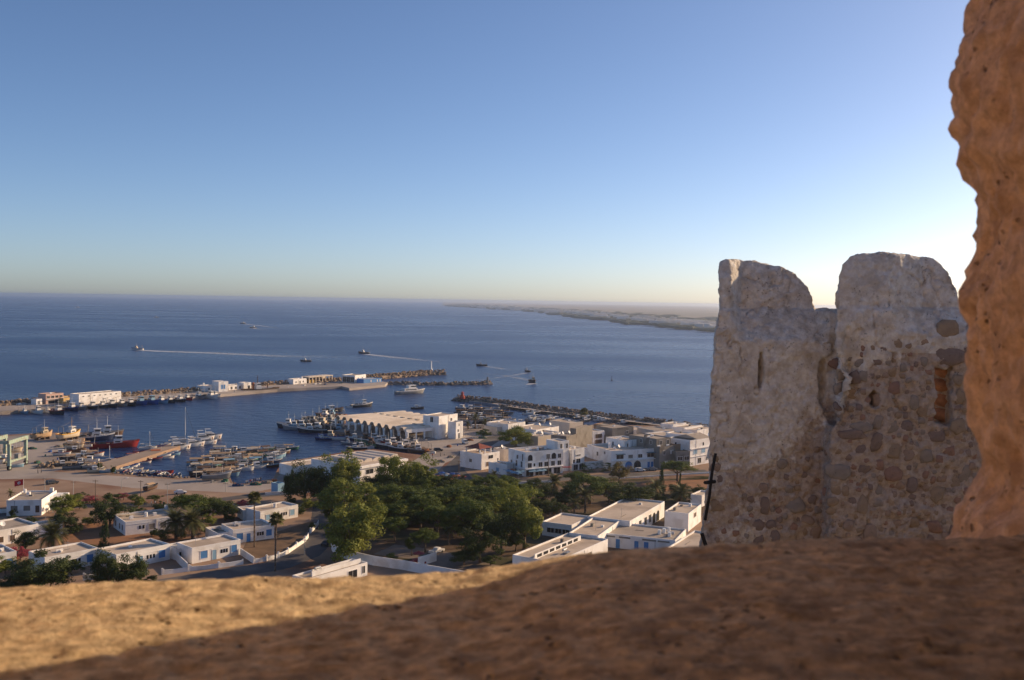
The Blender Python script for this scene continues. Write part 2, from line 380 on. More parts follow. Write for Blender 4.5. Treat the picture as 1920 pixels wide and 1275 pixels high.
sil = [(1816,-60),(1815,20),(1811,55),(1793,100),(1788,150),(1779,190),(1778,235),(1786,270),(1784,300),(1795,330),(1812,355),(1820,400),(1817,450),(1813,490),(1805,530),(1801,570),(1807,610),(1806,660),(1803,700),(1806,740),(1818,790),(1826,830),(1828,880),(1822,915),(1806,935),(1793,950),(1778,970),(1769,990),(1762,1010),(1755,1100)]
stab = sorted([(aty(px-3,py,1.665).z, aty(px-3,py,1.665).x) for px,py in sil])
merlon('shaded_merlon', 'rough orange sandstone merlon filling the frame edge beside the sill', lambda z: lerp_tab(stab, z), 1, 1.15, 1.70, 70.6, 73.3, 1.4, BLOCK_M, 0.0)
merlon('unseen_bounce_merlon', 'added unseen sandstone merlon bouncing sunlight onto the merlon opposite', lambda z: -1.30+0.02*math.sin(z*9), -1, 0.35, 2.2, 70.6, 73.3, 1.2, BLOCK_M, 5.0)  # unseen merlon added so its sunny face bounces light onto the block
mb = MB(); mb.box(-16, 16, -8.5, 0.3, 70.15, 70.4); tag(mb.build('fort_terrace', mat('terrace_stone', (0.34,0.24,0.15),(0.42,0.3,0.19),0.95,2.0,spec=0.1)), kind='structure')
mb = MB(); mb.box(-6, 1.6, 0.3, 1.2, 56, 70.95); tag(mb.build('fort_parapet_wall', SILL_M), 'sandstone rampart wall below the embrasure sill', 'rampart')
mb = MB(); mb.box(-16, 16, -9.5, -8.5, 62, 76.5); tag(mb.build('unseen_bounce_wall', mat('bounce_wall_plaster',(0.58,0.55,0.50),(0.50,0.46,0.41),0.95,0.8,0.4,6,spec=0.1)), 'added unseen wall behind the viewpoint bouncing sunlight onto the fort stone', 'rampart')  # added out of view as a reflector, warming the shaded stone
mb = MB(); mb.box(-3.2, 3.2, -3.0, 0.8, 72.75, 73.2); mb.box(-3.2, -1.9, -3.0, 0.8, 70.4, 72.75); mb.box(1.9, 3.2, -3.0, 0.8, 70.4, 72.75)  # added out of view to cut the sky light on sill and block
tag(mb.build('added_shade_vault', SILL_M), 'added unseen vault and side walls blocking sky light from the embrasure', 'vault')
# the neighbouring battlement tower
def extr(mb, px, y0, y1):
    a = [aty(p[0],p[1],y0) for p in px]; n = len(a)
    tri = tessellate_polygon([[Vector((p.x,p.z,0)) for p in a]])
    vs = [(p.x,y0,p.z) for p in a]+[((aty(q[0]+6,q[1],y1).x if q[0] < 1420 or 1560 < q[0] < 1620 else p.x),y1,p.z) for p, q in zip(a, px)]
    fs = [tuple(t) for t in tri]+[tuple(n+i for i in reversed(t)) for t in tri]+[(i,(i+1)%n,n+(i+1)%n,n+i) for i in range(n)]
    mb.add(vs, fs)
def tower():
    YL, YR = 9.62, 9.36
    mb = MB()
    left = [(1356,492),(1366,488),(1390,486),(1440,487),(1482,494),(1513,511),(1532,537),(1540,563),(1542,582),(1566,584),(1640,584),(1640,1500),(1296,1500),(1300,1200),(1309,1040),(1314,1000),(1318,960),(1327,905),(1329,850),(1331,800),(1333,740),(1335,700),(1340,650),(1342,615),(1349,580),(1350,545),(1354,530),(1351,510)]
    extr(mb, left, YL, YL+0.52)
    def R_(pts): extr(mb, pts, YR, YR+0.62)
    # merlon and wall, pieced round the loophole (1752-1788 x 688-798) and the decayed cavity
    R_([(1568,584),(1570,545),(1576,515),(1586,494),(1602,480),(1634,472),(1690,474),(1730,478),(1770,479),(1790,487),(1806,506),(1817,540),(1821,580),(1752,586),(1752,688),(1570,688)])
    R_([(1752,583),(1905,581),(2040,583),(2040,688),(1752,688)])
    extr(mb, [(1566,688),(1752,688),(1752,798),(1566,798)], YR, YR+0.22); extr(mb, [(1566,686),(1650,686),(1650,800),(1566,800)], YR+0.21, YR+0.62); extr(mb, [(1788,688),(2040,688),(2040,798),(1788,798)], YR, YR+0.2); extr(mb, [(1780,685),(2040,685),(2040,800),(1780,800)], YR+0.19, YR+0.62)  # opening widened behind, out of view, so sun bounces onto the jamb
    R_([(1560,798),(2040,798),(2040,1500),(1548,1500)])
    tmp = mb.build('tower_src', FORT_M)
    md = tmp.modifiers.new('r', 'REMESH'); md.mode = 'VOXEL'; md.voxel_size = 0.0125
    dg = bpy.context.evaluated_depsgraph_get(); me = bpy.data.meshes.new_from_object(tmp.evaluated_get(dg)); bpy.data.objects.remove(tmp)
    bm = bmesh.new(); bm.from_mesh(me)
    zc_l, zc_r = aty(1546,584,YL).z, aty(1850,581,YR).z
    xa, xb = aty(1400,600,YL).x, aty(1568,600,YL).x
    zt_l, zt_r = aty(1390,487,YL).z, aty(1660,472,YR).z; xr0 = aty(1752,580,YR).x; xm = aty(1570,580,YR).x
    zlow = aty(1480,640,YL).z; zlow_r = aty(1850,632,YR).z
    for v in bm.verts:
        x, y, z = v.co
        if x < xm and y > YL-0.1:              # left part: round the merlon in depth, slope the crenel towards us
            if z > zc_l:
                k = min(1.0, (z-zc_l)/(zt_l-zc_l)); s = math.sqrt(max(0.05, 1-0.75*k*k)); v.co.y = YL+0.30+(y-YL-0.26)*s
            if xa-0.3 < x and z > zlow:
                e = min(1, (x-(xa-0.15))/0.15) if x > xa-0.15 else 0; f = (min(z,zc_l)-zlow)*0.8*max(0,e)
                if z > zc_l: v.co.y += f
                elif y < YL+0.26: v.co.y = min(YL+0.5, v.co.y+f*(1-(y-YL)/0.3))
        elif x >= xm:
            if z > zc_r:
                k = min(1.0, (z-zc_r)/(zt_r-zc_r)); s = math.sqrt(max(0.05, 1-0.7*k*k)); v.co.y = YR+0.34+(y-YR-0.31)*s
            if x > xr0-0.4 and z > zlow_r:
                e = min(1, (x-(xr0-0.4))/0.4); f = (min(z,zc_r)-zlow_r)*0.8*e
                if z > zc_r: v.co.y += f
                elif y < YR+0.3: v.co.y = min(YR+0.58, v.co.y+f*(1-(y-YR)/0.34))
    for _ in range(3): bmesh.ops.smooth_vert(bm, verts=bm.verts, factor=0.5, use_axis_x=True, use_axis_y=True, use_axis_z=True)
    bm.normal_update()
    lay = bm.verts.layers.float.new('rubble')
    zmid = aty(1600,760,YR).z; xmid = aty(1600,760,YR).x; zbot = aty(1600,1020,YR).z
    cav = [(1582,735,30,70,0.06),(1600,660,24,55,0.04),(1640,750,10,16,0.14),(1560,715,10,48,0.09),(1427,696,5.0,38,0.20)]
    cavw = [(aty(px,py,YR if px > 1540 else YL), rx*9.4/F_PX, rz*9.4/F_PX, dp) for px,py,rx,rz,dp in cav]
    dvs = []
    for v in bm.verts:
        p = v.co; x, y, z = p
        # rubble mask: low and to the inner side
        kx = (x-xmid)/0.9; kz = (zmid-z)/1.1
        rb = 0.5+0.55*kx+0.75*kz+0.5*noise.noise((x*1.7,y,z*1.7)); 
        if z > zmid+0.35: rb -= (z-zmid-0.35)*1.5
        if x > aty(1690,700,YR).x and zmid+0.5 > z: rb += 0.35
        rb = min(1, max(0, rb)); v[lay] = rb
        d = 0.026*fbm(p, 2.4, 5)+(0.016+0.014*rb)*fbm(p, 10, 5)-(0.030+0.016*rb)*pits(p, 12)*max(0, noise.noise((x*2.5,y*2.5,z*2.5+9))+0.3)-0.014*pits(p, 26)*max(0, 0.4+noise.noise((x*4,y*4,z*4)))
        if rb > 0.55: 
            vo = noise.voronoi((x*5.2, y*3, z*6.2)); d += 0.030*min(0.5, max(0, vo[0][1]-vo[0][0]))*(rb-0.55)*2-0.008
        cr = abs(noise.fractal((x*1.3+3, y*1.3, z*0.9), 0.8, 2.0, 4)); 
        if cr < 0.02: d -= 0.028*(1-cr/0.02)
        for (c, rx, rz, dp) in cavw:
            e = ((x-c.x)/rx)**2+((z-c.z)/rz)**2+0.5*noise.noise((x*14,0,z*14))
            if e < 1 and y < YL+0.2: d -= dp*min(1, (1-e)*2.0)
        dvs.append((v, v.normal.copy(), d))
    for v, n, d in dvs: v.co += n*d
    me2 = bpy.data.meshes.new('wall'); bm.normal_update(); bvh = BVHTree.FromBMesh(bm); bm.to_mesh(me2); bm.free(); bpy.data.meshes.remove(me)
    me2.materials.clear(); me2.materials.append(FORT_M); me2.polygons.foreach_set('use_smooth', [True]*len(me2.polygons))
    root = empty('battlement_tower', (aty(1560,1300,9.6).x, 9.6, aty(1560,1500,9.6).z), 'weathered fort tower with two rounded merlons and rubble masonry rising beyond the sill', 'fort tower')
    wo = bpy.data.objects.new('wall', me2); col.objects.link(wo); wo.parent = root; wo.location = -root.location
    # individual stones showing through the decayed render
    cols = [((0.27,0.20,0.155),(0.36,0.275,0.21)),((0.26,0.165,0.125),(0.33,0.215,0.165)),((0.31,0.27,0.23),(0.24,0.205,0.18)),((0.34,0.26,0.18),(0.27,0.20,0.14)),((0.20,0.155,0.13),(0.27,0.21,0.18))]
    SM = [stone_mat('rubble_stone_%s' % n, a, b, tuple(0.8*c for c in a), scale=9, bump=0.7, fine=55) for n,(a,b) in zip(('umber','rust','grey','ochre','dusk'), cols)]
    r2 = random.Random(21); placed = []
    big = [(1777,668,30,20),(1777,618,22,17),(1568,683,16,10),(1603,708,12,13),(1573,730,12,12),(1597,738,11,10),(1620,705,9,11),(1612,680,10,9),(1573,762,12,10),(1614,800,19,10),(1592,815,30,9),(1672,800,14,11),(1645,790,10,15),(1675,842,13,17),(1645,830,11,18),(1700,800,12,11),(1752,818,16,13),(1702,850,11,16),(1675,886,16,15),(1620,880,13,12),(1492,945,19,17),(1430,915,9,10),(1568,882,24,16),(1434,950,8,18),(1618,945,10,18),(1710,908,11,16),(1758,925,12,17),(1632,998,13,15),(1752,988,13,14),(1515,975,11,8),(1480,918,8,8),(1453,1005,9,12),(1530,998,10,16),(1730,770,10,12),(1715,755,9,16),(1797,800,15,13),(1800,745,9,14),(1798,712,12,11),(1808,890,9,18),(1340,875,11,10),(1350,900,9,10),(1340,860,8,8),(1590,985,10,12),(1560,940,12,9)]
    for (px,py,a,b) in big: placed.append((px,py,a,b))
    tries = 0
    while len(placed) < 296 and tries < 24000:
        tries += 1; px, py = r2.uniform(1340,1830), r2.uniform(640,1040)
        lim = 0.0
        k = (px-1560)/240*0.6+(py-760)/200*0.75+r2.uniform(-0.45,0.35)
        if k < (0.5 if px < 1560 else 0.05): continue
        a = r2.choice((r2.uniform(4,7),r2.uniform(4,7),r2.uniform(6,10),r2.uniform(9,15))); b = a*r2.uniform(0.75,1.35)
        if 1745 < px < 1795 and 682 < py < 806: continue
        if any(abs(px-q[0]) < (a+q[2])*0.98 and abs(py-q[1]) < (b+q[3])*0.98 for q in placed): continue
        placed.append((px,py,a,b))
    for (px,py,a,b) in placed:
        d = ray(px,py).normalized(); hit = bvh.ray_cast(EYE, d)
        if hit[0] is None: continue
        c, n = hit[0], hit[1]; n = (n+Vector((-0.25,-1.2,0))).normalized()
        s = (c-EYE).dot(FW)/F_PX; ra, rb_ = a*s*1.04, b*s*1.04; dep = min(ra,rb_)*0.34
        u = Vector((0,0,1)).cross(n).normalized()*-1; vv = n.cross(u).normalized()
        th0 = r2.uniform(0,6.28); nseg = r2.choice((8,9,10,11)); wob = [1+r2.uniform(-0.24,0.16) for _ in range(nseg)]; til = r2.uniform(-0.35,0.35)
        V = []
        for (rr, hh) in ((1.0,-0.5),(0.99,0.08),(0.86,0.52),(0.52,0.74)):
            for k in range(nseg):
                th = 2*math.pi*k/nseg; cx, cz = math.cos(th), math.sin(th)
                pw = 0.66; ex = math.copysign(abs(cx)**pw, cx)*ra*rr*wob[k]; ez = math.copysign(abs(cz)**pw, cz)*rb_*rr*wob[k]
                ex, ez = ex*math.cos(til)-ez*math.sin(til), ex*math.sin(til)+ez*math.cos(til)
                jz = r2.uniform(-0.1,0.1)*dep
                V.append(u*ex+vv*ez+n*(hh*dep+jz))
        V.append(n*dep*0.78)
        Fc = [(r_*nseg+k, r_*nseg+(k+1)%nseg, (r_+1)*nseg+(k+1)%nseg, (r_+1)*nseg+k) for r_ in range(3) for k in range(nseg)]+[(3*nseg+k,3*nseg+(k+1)%nseg,4*nseg) for k in range(nseg)]
        o = mesh_obj('stone', V, Fc, r2.choice(SM), wo, smooth=True); o.location = c
    xj = aty(1780,740,YR+0.19).x
    OJ = stone_mat('painted_glow_jamb_stone', (0.46,0.24,0.14), (0.34,0.18,0.11), (0.26,0.14,0.085), scale=9, bump=0.7, fine=55)  # orange albedo painted in place of sun glow inside the loophole
    z_ = aty(1770,800,YR).z; zt_ = aty(1770,686,YR).z
    for k in range(4):
        mb = MB(); za, zb = z_+(zt_-z_)*k/4+0.008, z_+(zt_-z_)*(k+1)/4-0.008; mb.ball((xj+0.03+0.015*(k % 2), YR+0.36+0.03*(k % 3), (za+zb)/2), 0.09, 0.26, (zb-za)*(0.52+0.05*(k % 2)), 12, 8); mb.build('stone', OJ, wo, True, False)  # added stones lining the jamb in the glow tint
    # rusty iron bar and bracket
    IR = mat('dark_iron', (0.02,0.017,0.016), rough=0.7)
    mb = MB(); pts = [aty(*q) for q in ((1342,850,9.45),(1335,885,9.42),(1330,930,9.42),(1322,975,9.45))]
    for p, q in zip(pts, pts[1:]): mb.bar(p, q, 0.015)
    mb.bar(aty(1322,905,9.3), aty(1340,903,9.5), 0.018); mb.bar(aty(1316,1000,9.45), aty(1323,1022,9.45), 0.02)
    o = mb.build('iron_bar', IR, root)
tower()
# ------------------------------------------------------------------ breakwaters
ROCKM = mat('riprap_rock', (0.24,0.175,0.12), (0.36,0.27,0.19), 0.95, 0.35, 0.5, 3, spec=0.1, contrast=0.8, c3=(0.13,0.10,0.08), s3=0.2)
ROCKD = mat('dark_riprap_rock', (0.17,0.14,0.115), (0.28,0.23,0.185), 0.95, 0.35, 0.5, 3, spec=0.1, contrast=0.8, c3=(0.12,0.10,0.085), s3=0.2)
def rock_lib(n=8, seed=5):
    r2 = random.Random(seed); out = []
    for k in range(n):
        b = MB().ball((0,0,0), 1,1,1, 6, 4)
        out.append([Vector((v.x*r2.uniform(0.7,1.25), v.y*r2.uniform(0.7,1.25), v.z*r2.uniform(0.6,1.1))) for v in b.v]); fs = b.f
    return out, fs
ROCKS, ROCKF = rock_lib()
def riprap(name, label, path, w_out, w_in, top, m, n_per_m, size=(0.8,1.7), seed=1, z0=-0.4):
    # path: ground points along the crest (world). rocks tumble down both flanks
    r2 = random.Random(seed); mb = MB(); core = []
    for i in range(len(path)-1):
        a, b = path[i], path[i+1]; L = (b-a).length; d = (b-a).normalized(); n = Vector((-d.y,d.x,0))
        for k in range(int(L*n_per_m)):
            t = r2.random(); s = r2.uniform(-1,1); off = s*(w_out if s > 0 else w_in)
            z = top*(1-abs(s)**1.4)+z0*abs(s)
            c = a+d*(L*t)+n*off; c = Vector((c.x,c.y,z+r2.uniform(-0.3,0.3)))
            sz = r2.uniform(*size); th = r2.uniform(0,6.28); ct, st = math.cos(th), math.sin(th)
            R3 = r2.choice(ROCKS)
            mb.add([Vector((v.x*ct-v.y*st, v.x*st+v.y*ct, v.z*0.8))*sz+c for v in R3], ROCKF)
    cm = MB(); P = path; prof = [(w_out,-1.2),(w_out*0.4,top*0.6),(0,top*0.75),(-w_in*0.4,top*0.6),(-w_in,-1.2)]; V = []
    for i, p in enumerate(P):
        d = (P[min(i+1,len(P)-1)]-P[max(i-1,0)]).normalized(); n = Vector((-d.y,d.x,0))
        V += [Vector((p.x,p.y,0))+n*o+Vector((0,0,z)) for o,z in prof]
    cm.add(V, [(5*i+j,5*i+j+1,5*i+5+j+1,5*i+5+j) for i in range(len(P)-1) for j in range(4)])
    root = empty(name, Vector((path[0].x,path[0].y,0)), label, 'breakwater')
    cm.build('core', m, root)
    tag(mb.build('rocks', m, root), kind='stuff')
    return root
def pathz(px, z=2.5): return [Vector((p.x,p.y,0)) for p in (at(q[0],q[1],z) for q in px)]
mole = [(-200,783),(0,772),(36,769),(130,763),(225,755.5),(340,746),(420,738.5),(520,730),(575,727),(640,724),(655,727.5),(722,721),(727,717),(700,712),(640,714.5),(560,719),(480,722.5),(380,731),(300,737),(230,742),(100,751),(0,760),(-200,772)]
sheet('breakwater_mole', mole, GZ, CONC, thick=3.2)
riprap('main_breakwater', 'long sunlit boulder breakwater curving out to the white harbour light', pathz([(-200,766),(0,756.5),(100,748),(230,739.5),(380,729),(480,720.5),(540,716.5),(600,713),(660,708.5),(700,704.5),(760,699.5),(800,696.5),(833,696)], 3.2), 11, 7, 4.4, ROCKM, 3.6, size=(0.6,1.4), seed=2)
riprap('inner_spur_breakwater', 'thin low rock spur with a small beacon at its tip', pathz([(724,717.5),(760,717.8),(800,718.3),(860,717.8),(921,716.5)], 1.5), 6, 6, 2.3, ROCKD, 1.5, seed=3)
EB = [(858,743.5),(880,746),(910,748),(960,754.5),(1000,761),(1060,768.5),(1100,773.5),(1160,780),(1200,785),(1260,792),(1330,801),(1500,824)]
riprap('south_breakwater', 'dark rock breakwater with a red beacon sheltering the small boats', pathz(EB, 2.5), 9, 7, 3.6, ROCKD, 4.2, size=(0.5,1.15), seed=4)
riprap('low_rock_bank', 'low dark rock bank along the inner side of the dirt track', pathz([(935,761),(1000,768),(1060,777),(1110,783.5),(1160,789)], 1.0), 5, 5, 2.0, ROCKD, 2.6, size=(0.5,1.1), seed=6)
strip('breakwater_track', [(925,755),(1000,765.5),(1060,773),(1120,780),(1200,789),(1330,806)], 11, 1.6, CONC)
# shore rubble by the boat yard
riprap('shore_rubble', 'heap of pale rubble at the corner of the boat yard', pathz([(84,877),(95,870),(104,873)], 2.3), 4, 4, 2.9, ROCKM, 3.0, size=(0.5,1.1), seed=8, z0=1.8)['category'] = 'rubble'
riprap('beach_rubble', 'strip of rough stones along the waterline below the dinghies', pathz([(215,889),(260,893.5),(330,897.5),(366,897)], 1.6), 2.6, 2.6, 2.2, ROCKD, 1.6, size=(0.35,0.8), seed=9, z0=0.2)['category'] = 'rubble'
# ------------------------------------------------------------------ buildings
WHITE = mat('white_plaster', (0.86,0.845,0.82), (0.79,0.77,0.74), 0.9, 0.35, 0.15, 6, c3=(0.70,0.665,0.62), s3=0.25, spec=0.2)
CREAM = mat('cream_plaster', (0.66,0.58,0.48), (0.58,0.50,0.41), 0.9, 0.35, 0.15, 6, spec=0.2)
PINK = mat('pink_plaster', (0.62,0.42,0.34), (0.55,0.37,0.30), 0.9, 0.3, spec=0.2)
GREY = mat('bare_concrete', (0.27,0.245,0.215), (0.21,0.19,0.165), 0.95, 0.3, 0.3, 5, c3=(0.16,0.14,0.12), s3=0.18, spec=0.15)
TANB = mat('tan_brick', (0.38,0.255,0.165), (0.31,0.20,0.125), 0.95, 0.8, 0.3, 6, spec=0.1)
ROOF = mat('flat_roof_screed', (0.60,0.50,0.40), (0.51,0.42,0.33), 0.95, 0.25, 0.15, 5, c3=(0.42,0.34,0.265), s3=0.12, spec=0.1)
ROOFG = mat('flat_roof_grey', (0.42,0.36,0.30), (0.33,0.28,0.23), 0.95, 0.25, 0.15, 5, spec=0.1)
BLUE = mat('blue_shutter', (0.06,0.20,0.46), (0.08,0.24,0.52), 0.6, 1.0, spec=0.3)
PALEB = mat('pale_blue_shutter', (0.20,0.36,0.52), (0.24,0.41,0.56), 0.6, 1.0, spec=0.3)
DARK = mat('window_glass', (0.018,0.02,0.024), rough=0.25, spec=0.5)
BROWN = mat('brown_wood', (0.085,0.05,0.032), (0.12,0.075,0.05), 0.7, 1.0)
REDT = mat('red_roof_tile', (0.27,0.075,0.05), (0.20,0.055,0.04), 0.85, 1.0, 0.4, 6)
TANK = mat('tank_white', (0.75,0.75,0.73), rough=0.5)
METAL = mat('galvanised_metal', (0.35,0.36,0.37), rough=0.45, metal=0.6)
class Bld: pass
def bld(name, label, A, B, C, h, wallm=None, roofm=None, par=0.45, th=0.25, cat='house', group=None, z0=GZ, wins=(), side=(), extras=()):
    # A near corner, B end of the front edge, C end of the other visible edge, surveyed on the roof line
    wallm = wallm or WHITE; roofm = roofm or ROOF
    zt = z0+h; a = at(A[0],A[1],zt); b = at(B[0],B[1],zt); c = at(C[0],C[1],zt)
    u = (b-a); L = u.length; u = u/L; v = Vector((-u.y,u.x,0)); W = (c-a).dot(v)
    if W < 0: v = -v; W = -W
    W = max(W, 2.5)
    o = Vector((a.x,a.y,z0)); root = empty(name, o+u*L/2+v*W/2, label, cat, group)
    flip = u.cross(v).z < 0
    wl = MB()
    wl.obox(o,u,v,0,L,0,th,z0-0.3,zt); wl.obox(o,u,v,0,L,W-th,W,z0-0.3,zt); wl.obox(o,u,v,0,th,th,W-th,z0-0.3,zt); wl.obox(o,u,v,L-th,L,th,W-th,z0-0.3,zt)
    wo = wl.build('wall', wallm, root)
    rf = MB(); rf.obox(o,u,v,th-0.002,L-th+0.002,th-0.002,W-th+0.002,zt-par-0.25,zt-par); ro = rf.build('roof', roofm, root)
    r = Bld(); r.o, r.u, r.v, r.L, r.W, r.z0, r.h, r.zt, r.root, r.wo, r.ro, r.par = o,u,v,L,W,z0,h,zt,root,wo,ro,par
    for w_ in wins: window(r, 'f', *w_)
    for w_ in side: window(r, 's', *w_)
    rc = random.Random(int(A[0]*7+A[1])); zr = zt-par
    if cat in ('house','building','apartments','cafe','school','office','annex') and W > 4:
        for _ in range(rc.randrange(1,4)):
            s_, t_ = rc.uniform(0.12,0.88)*L, rc.uniform(0.2,0.8)*W; p_ = o+u*s_+v*t_; kd = rc.random(); mb = MB()
            if kd < 0.35: mb.obox(p_,u,v,-rc.uniform(0.3,0.8),rc.uniform(0.3,0.8),-0.4,0.4,zr,zr+rc.uniform(0.4,1.0)); mb.build('roof_box', rc.choice([WHITE,GREY]), root)
            elif kd < 0.6: mb.bar((p_.x,p_.y,zr),(p_.x,p_.y,zr+rc.uniform(2.0,3.4)),0.035); mb.bar((p_.x-0.6,p_.y,zr+2.0),(p_.x+0.6,p_.y+0.2,zr+2.0),0.03); mb.build('aerial', METAL, root)
            elif kd < 0.8: q_ = o+u*min(L-0.4,s_+rc.uniform(2,6))+v*t_; mb.bar((p_.x,p_.y,zr+0.12),(q_.x,q_.y,zr+0.12),0.07); mb.build('roof_pipe', GREY, root)
            else: mb.obox(p_,u,v,-0.9,0.9,-0.06,0.06,zr,zr+0.8); mb.obox(p_,u,v,-0.06,0.06,-0.9,0.9,zr,zr+0.5); mb.build('roof_stub_wall', WHITE, root)
    if h > 3.5 and wallm is WHITE and rc.random() < 0.7:
        s_ = rc.uniform(0.2,0.8)*L; q_ = o+u*s_-v*0.07; mb = MB(); mb.bar((q_.x,q_.y,z0),(q_.x,q_.y,zt-0.3),0.05); mb.build('drain_pipe', GREY, root)
    return r
def face(r, f):
    # outer frame of a facade: origin, along, outward
    if f == 'f': return r.o, r.u, -r.v, r.L
    if f == 's': return r.o, r.v, -r.u, r.W
    if f == 'b': return r.o+r.v*r.W, r.u, r.v, r.L
    return r.o+r.u*r.L, r.v, r.u, r.W       # 'e'
def window(r, f, s, z, w_, h_, kind='dark'):
    # s: fraction along the facade (centre), z: sill height above ground
    o, u, n, L = face(r, f); s = s*L if s <= 1 else s
    m = {'dark':DARK,'blue':BLUE,'pale':PALEB,'brown':BROWN,'door':BLUE,'pdoor':PALEB,'ddoor':BROWN,'grey':GREY,'white':WHITE}[kind]
    nm = 'door' if 'door' in kind else ('shutter' if kind in ('blue','pale') else 'window')
    mb = MB(); z1 = r.z0+z
    mb.obox(o,u,n,s-w_/2,s+w_/2,0.004,0.05,z1,z1+h_); p = mb.build(nm, m, r.wo, sub=False); p.location = -r.root.location
    if w_ > 0.9:
        fr = MB(); e = 0.09
        fr.obox(o,u,n,s-w_/2-e,s+w_/2+e,0.003,0.11,z1+h_,z1+h_+e); fr.obox(o,u,n,s-w_/2-e,s-w_/2,0.003,0.09,z1,z1+h_); fr.obox(o,u,n,s+w_/2,s+w_/2+e,0.003,0.09,z1,z1+h_)
        if nm != 'door': fr.obox(o,u,n,s-w_/2-e,s+w_/2+e,0.003,0.14,z1-0.08,z1)
        if kind == 'dark': fr.obox(o,u,n,s-0.03,s+0.03,0.051,0.07,z1,z1+h_)
        q = fr.build('frame', WHITE if kind != 'white' else CREAM, r.wo, sub=False); q.location = -r.root.location
    return p
def arch(r, f, s, z, w_, h_, m=None):
    o, u, n, L = face(r, f); s = s*L; mb = MB(); pts = [(-w_/2,0),(w_/2,0)]+[(w_/2*math.cos(t*math.pi/8), h_-w_/2+w_/2*math.sin(t*math.pi/8)) for t in range(0,9)]
    P = [o+u*(s+a)+n*0.05+Vector((0,0,z+b)) for a,b in pts]; Q = [o+u*(s+a)+n*0.004+Vector((0,0,z+b)) for a,b in pts]; k = len(P)
    mb.add(P+Q, [tuple(range(k))]+[(i,(i+1)%k,k+(i+1)%k,k+i) for i in range(k)])
    p = mb.build('arched_window', m or DARK, r.wo, sub=False); p.location = -r.root.location
def part(r, name, m, fn, parent=None):
    mb = MB(); fn(mb); return mb.build(name, m, r.root)
def band(r, z, t=0.18, proud=0.15, f='f'):
    o, u, n, L = face(r, f); return part(r, 'cornice', WHITE, lambda mb: mb.obox(o,u,n,-0.05,L+0.05,0.003,proud,r.z0+z,r.z0+z+t))
def rooftop(r, items):
    for (kind, s, t, *e) in items:
        p = r.o+r.u*(s*r.L)+r.v*(t*r.W); zr = r.zt-r.par
        if kind == 'tank': part(r, 'water_tank', TANK, lambda mb: (mb.bar((p.x,p.y,zr),(p.x,p.y,zr+1.3),0.5,0.5,10)))
        elif kind == 'box': part(r, 'roof_box', WHITE, lambda mb: mb.obox(p,r.u,r.v,-0.5,0.5,-0.5,0.5,zr,zr+(e[0] if e else 0.9)))
        elif kind == 'dish':
            def dish(mb):
                mb.bar((p.x,p.y,zr),(p.x,p.y,zr+1.0),0.05); c = Vector((p.x,p.y,zr+1.3)); ax = Vector((0.75,-0.45,0.45)).normalized(); q = ax.to_track_quat('Z','Y'); V = [c-ax*0.15]
                for k in range(10): V.append(c+q @ Vector((0.75*math.cos(k*0.6283),0.75*math.sin(k*0.6283),0)))
                V2 = [v_-ax*0.04 for v_ in V]; n_ = len(V)
                mb.add(V, [(0,1+k,1+(k+1)%10) for k in range(10)]); mb.add(V2, [(0,1+(k+1)%10,1+k) for k in range(10)])
            part(r, 'satellite_dish', TANK, dish)
        elif kind == 'heater':
            def ht(mb):
                mb.obox(p,r.u,r.v,-1.0,1.0,-0.6,0.6,zr+0.3,zr+0.38)
                q0 = p+r.v*0.7; mb.bar((q0-r.u*0.9).to_tuple()[:2]+(zr+1.0,),(q0+r.u*0.9).to_tuple()[:2]+(zr+1.0,),0.32,0.32,10)
                for sx in (-0.8,0.8):
                    q1 = q0+r.u*sx; mb.bar((q1.x,q1.y,zr),(q1.x,q1.y,zr+0.8),0.05); q2 = p+r.u*sx-r.v*0.6; mb.bar((q2.x,q2.y,zr+0.34),(q1.x,q1.y,zr+0.9),0.05)
            part(r, 'solar_water_heater', METAL, ht)
# --- seaside cottages with blue shutters, foreground
cott = [(0.16,0.9,1.5,1.4,'pale')]
r = bld('cottage', 'long white cottage behind the two date palms, no blue shutters', (235,979), (346,966), (212,964), 4.0, wins=[(0.24,1.5,0.55,1.0),(0.30,1.5,0.55,1.0),(0.44,1.0,1.7,1.7,'grey'),(0.63,1.0,1.7,1.7,'grey'),(0.85,1.0,1.5,1.6)], side=[(0.25,1.0,0.9,1.6),(0.45,1.0,0.9,1.6),(0.8,1.0,0.9,1.6)], group='white seaside cottages')
rooftop(r, [('tank',0.45,0.5),('box',0.6,0.5),('dish',0.88,0.85)]); band(r, 3.1, 0.1, 0.08)
part(r, 'drain_pipe', TANK, lambda mb: mb.bar(r.o+r.u*(0.52*r.L)-r.v*0.08, r.o+r.u*(0.52*r.L)-r.v*0.08+Vector((0,0,3.8)), 0.07))
BW = [(0.24,0.9,2.0,2.0,'blue'),(0.45,0.05,1.2,2.6,'pdoor'),(0.60,1.4,0.55,1.0),(0.655,1.4,0.55,1.0),(0.71,1.4,0.55,1.0),(0.86,1.1,1.7,1.9,'blue')]
r = bld('cottage', 'blue-shuttered white cottage directly behind the scalloped garden wall', (360,1027.5), (451,1011), (341,1015), 4.2, wins=BW, group='white seaside cottages'); band(r, 3.0, 0.1, 0.08)
r = bld('cottage_annex', 'low white annex with shaded yard beside the scalloped garden wall', (331,1030), (357,1025), (320,1019), 3.0, wins=[(0.5,0.3,2.6,1.8),], group='cottage annexes', cat='annex')
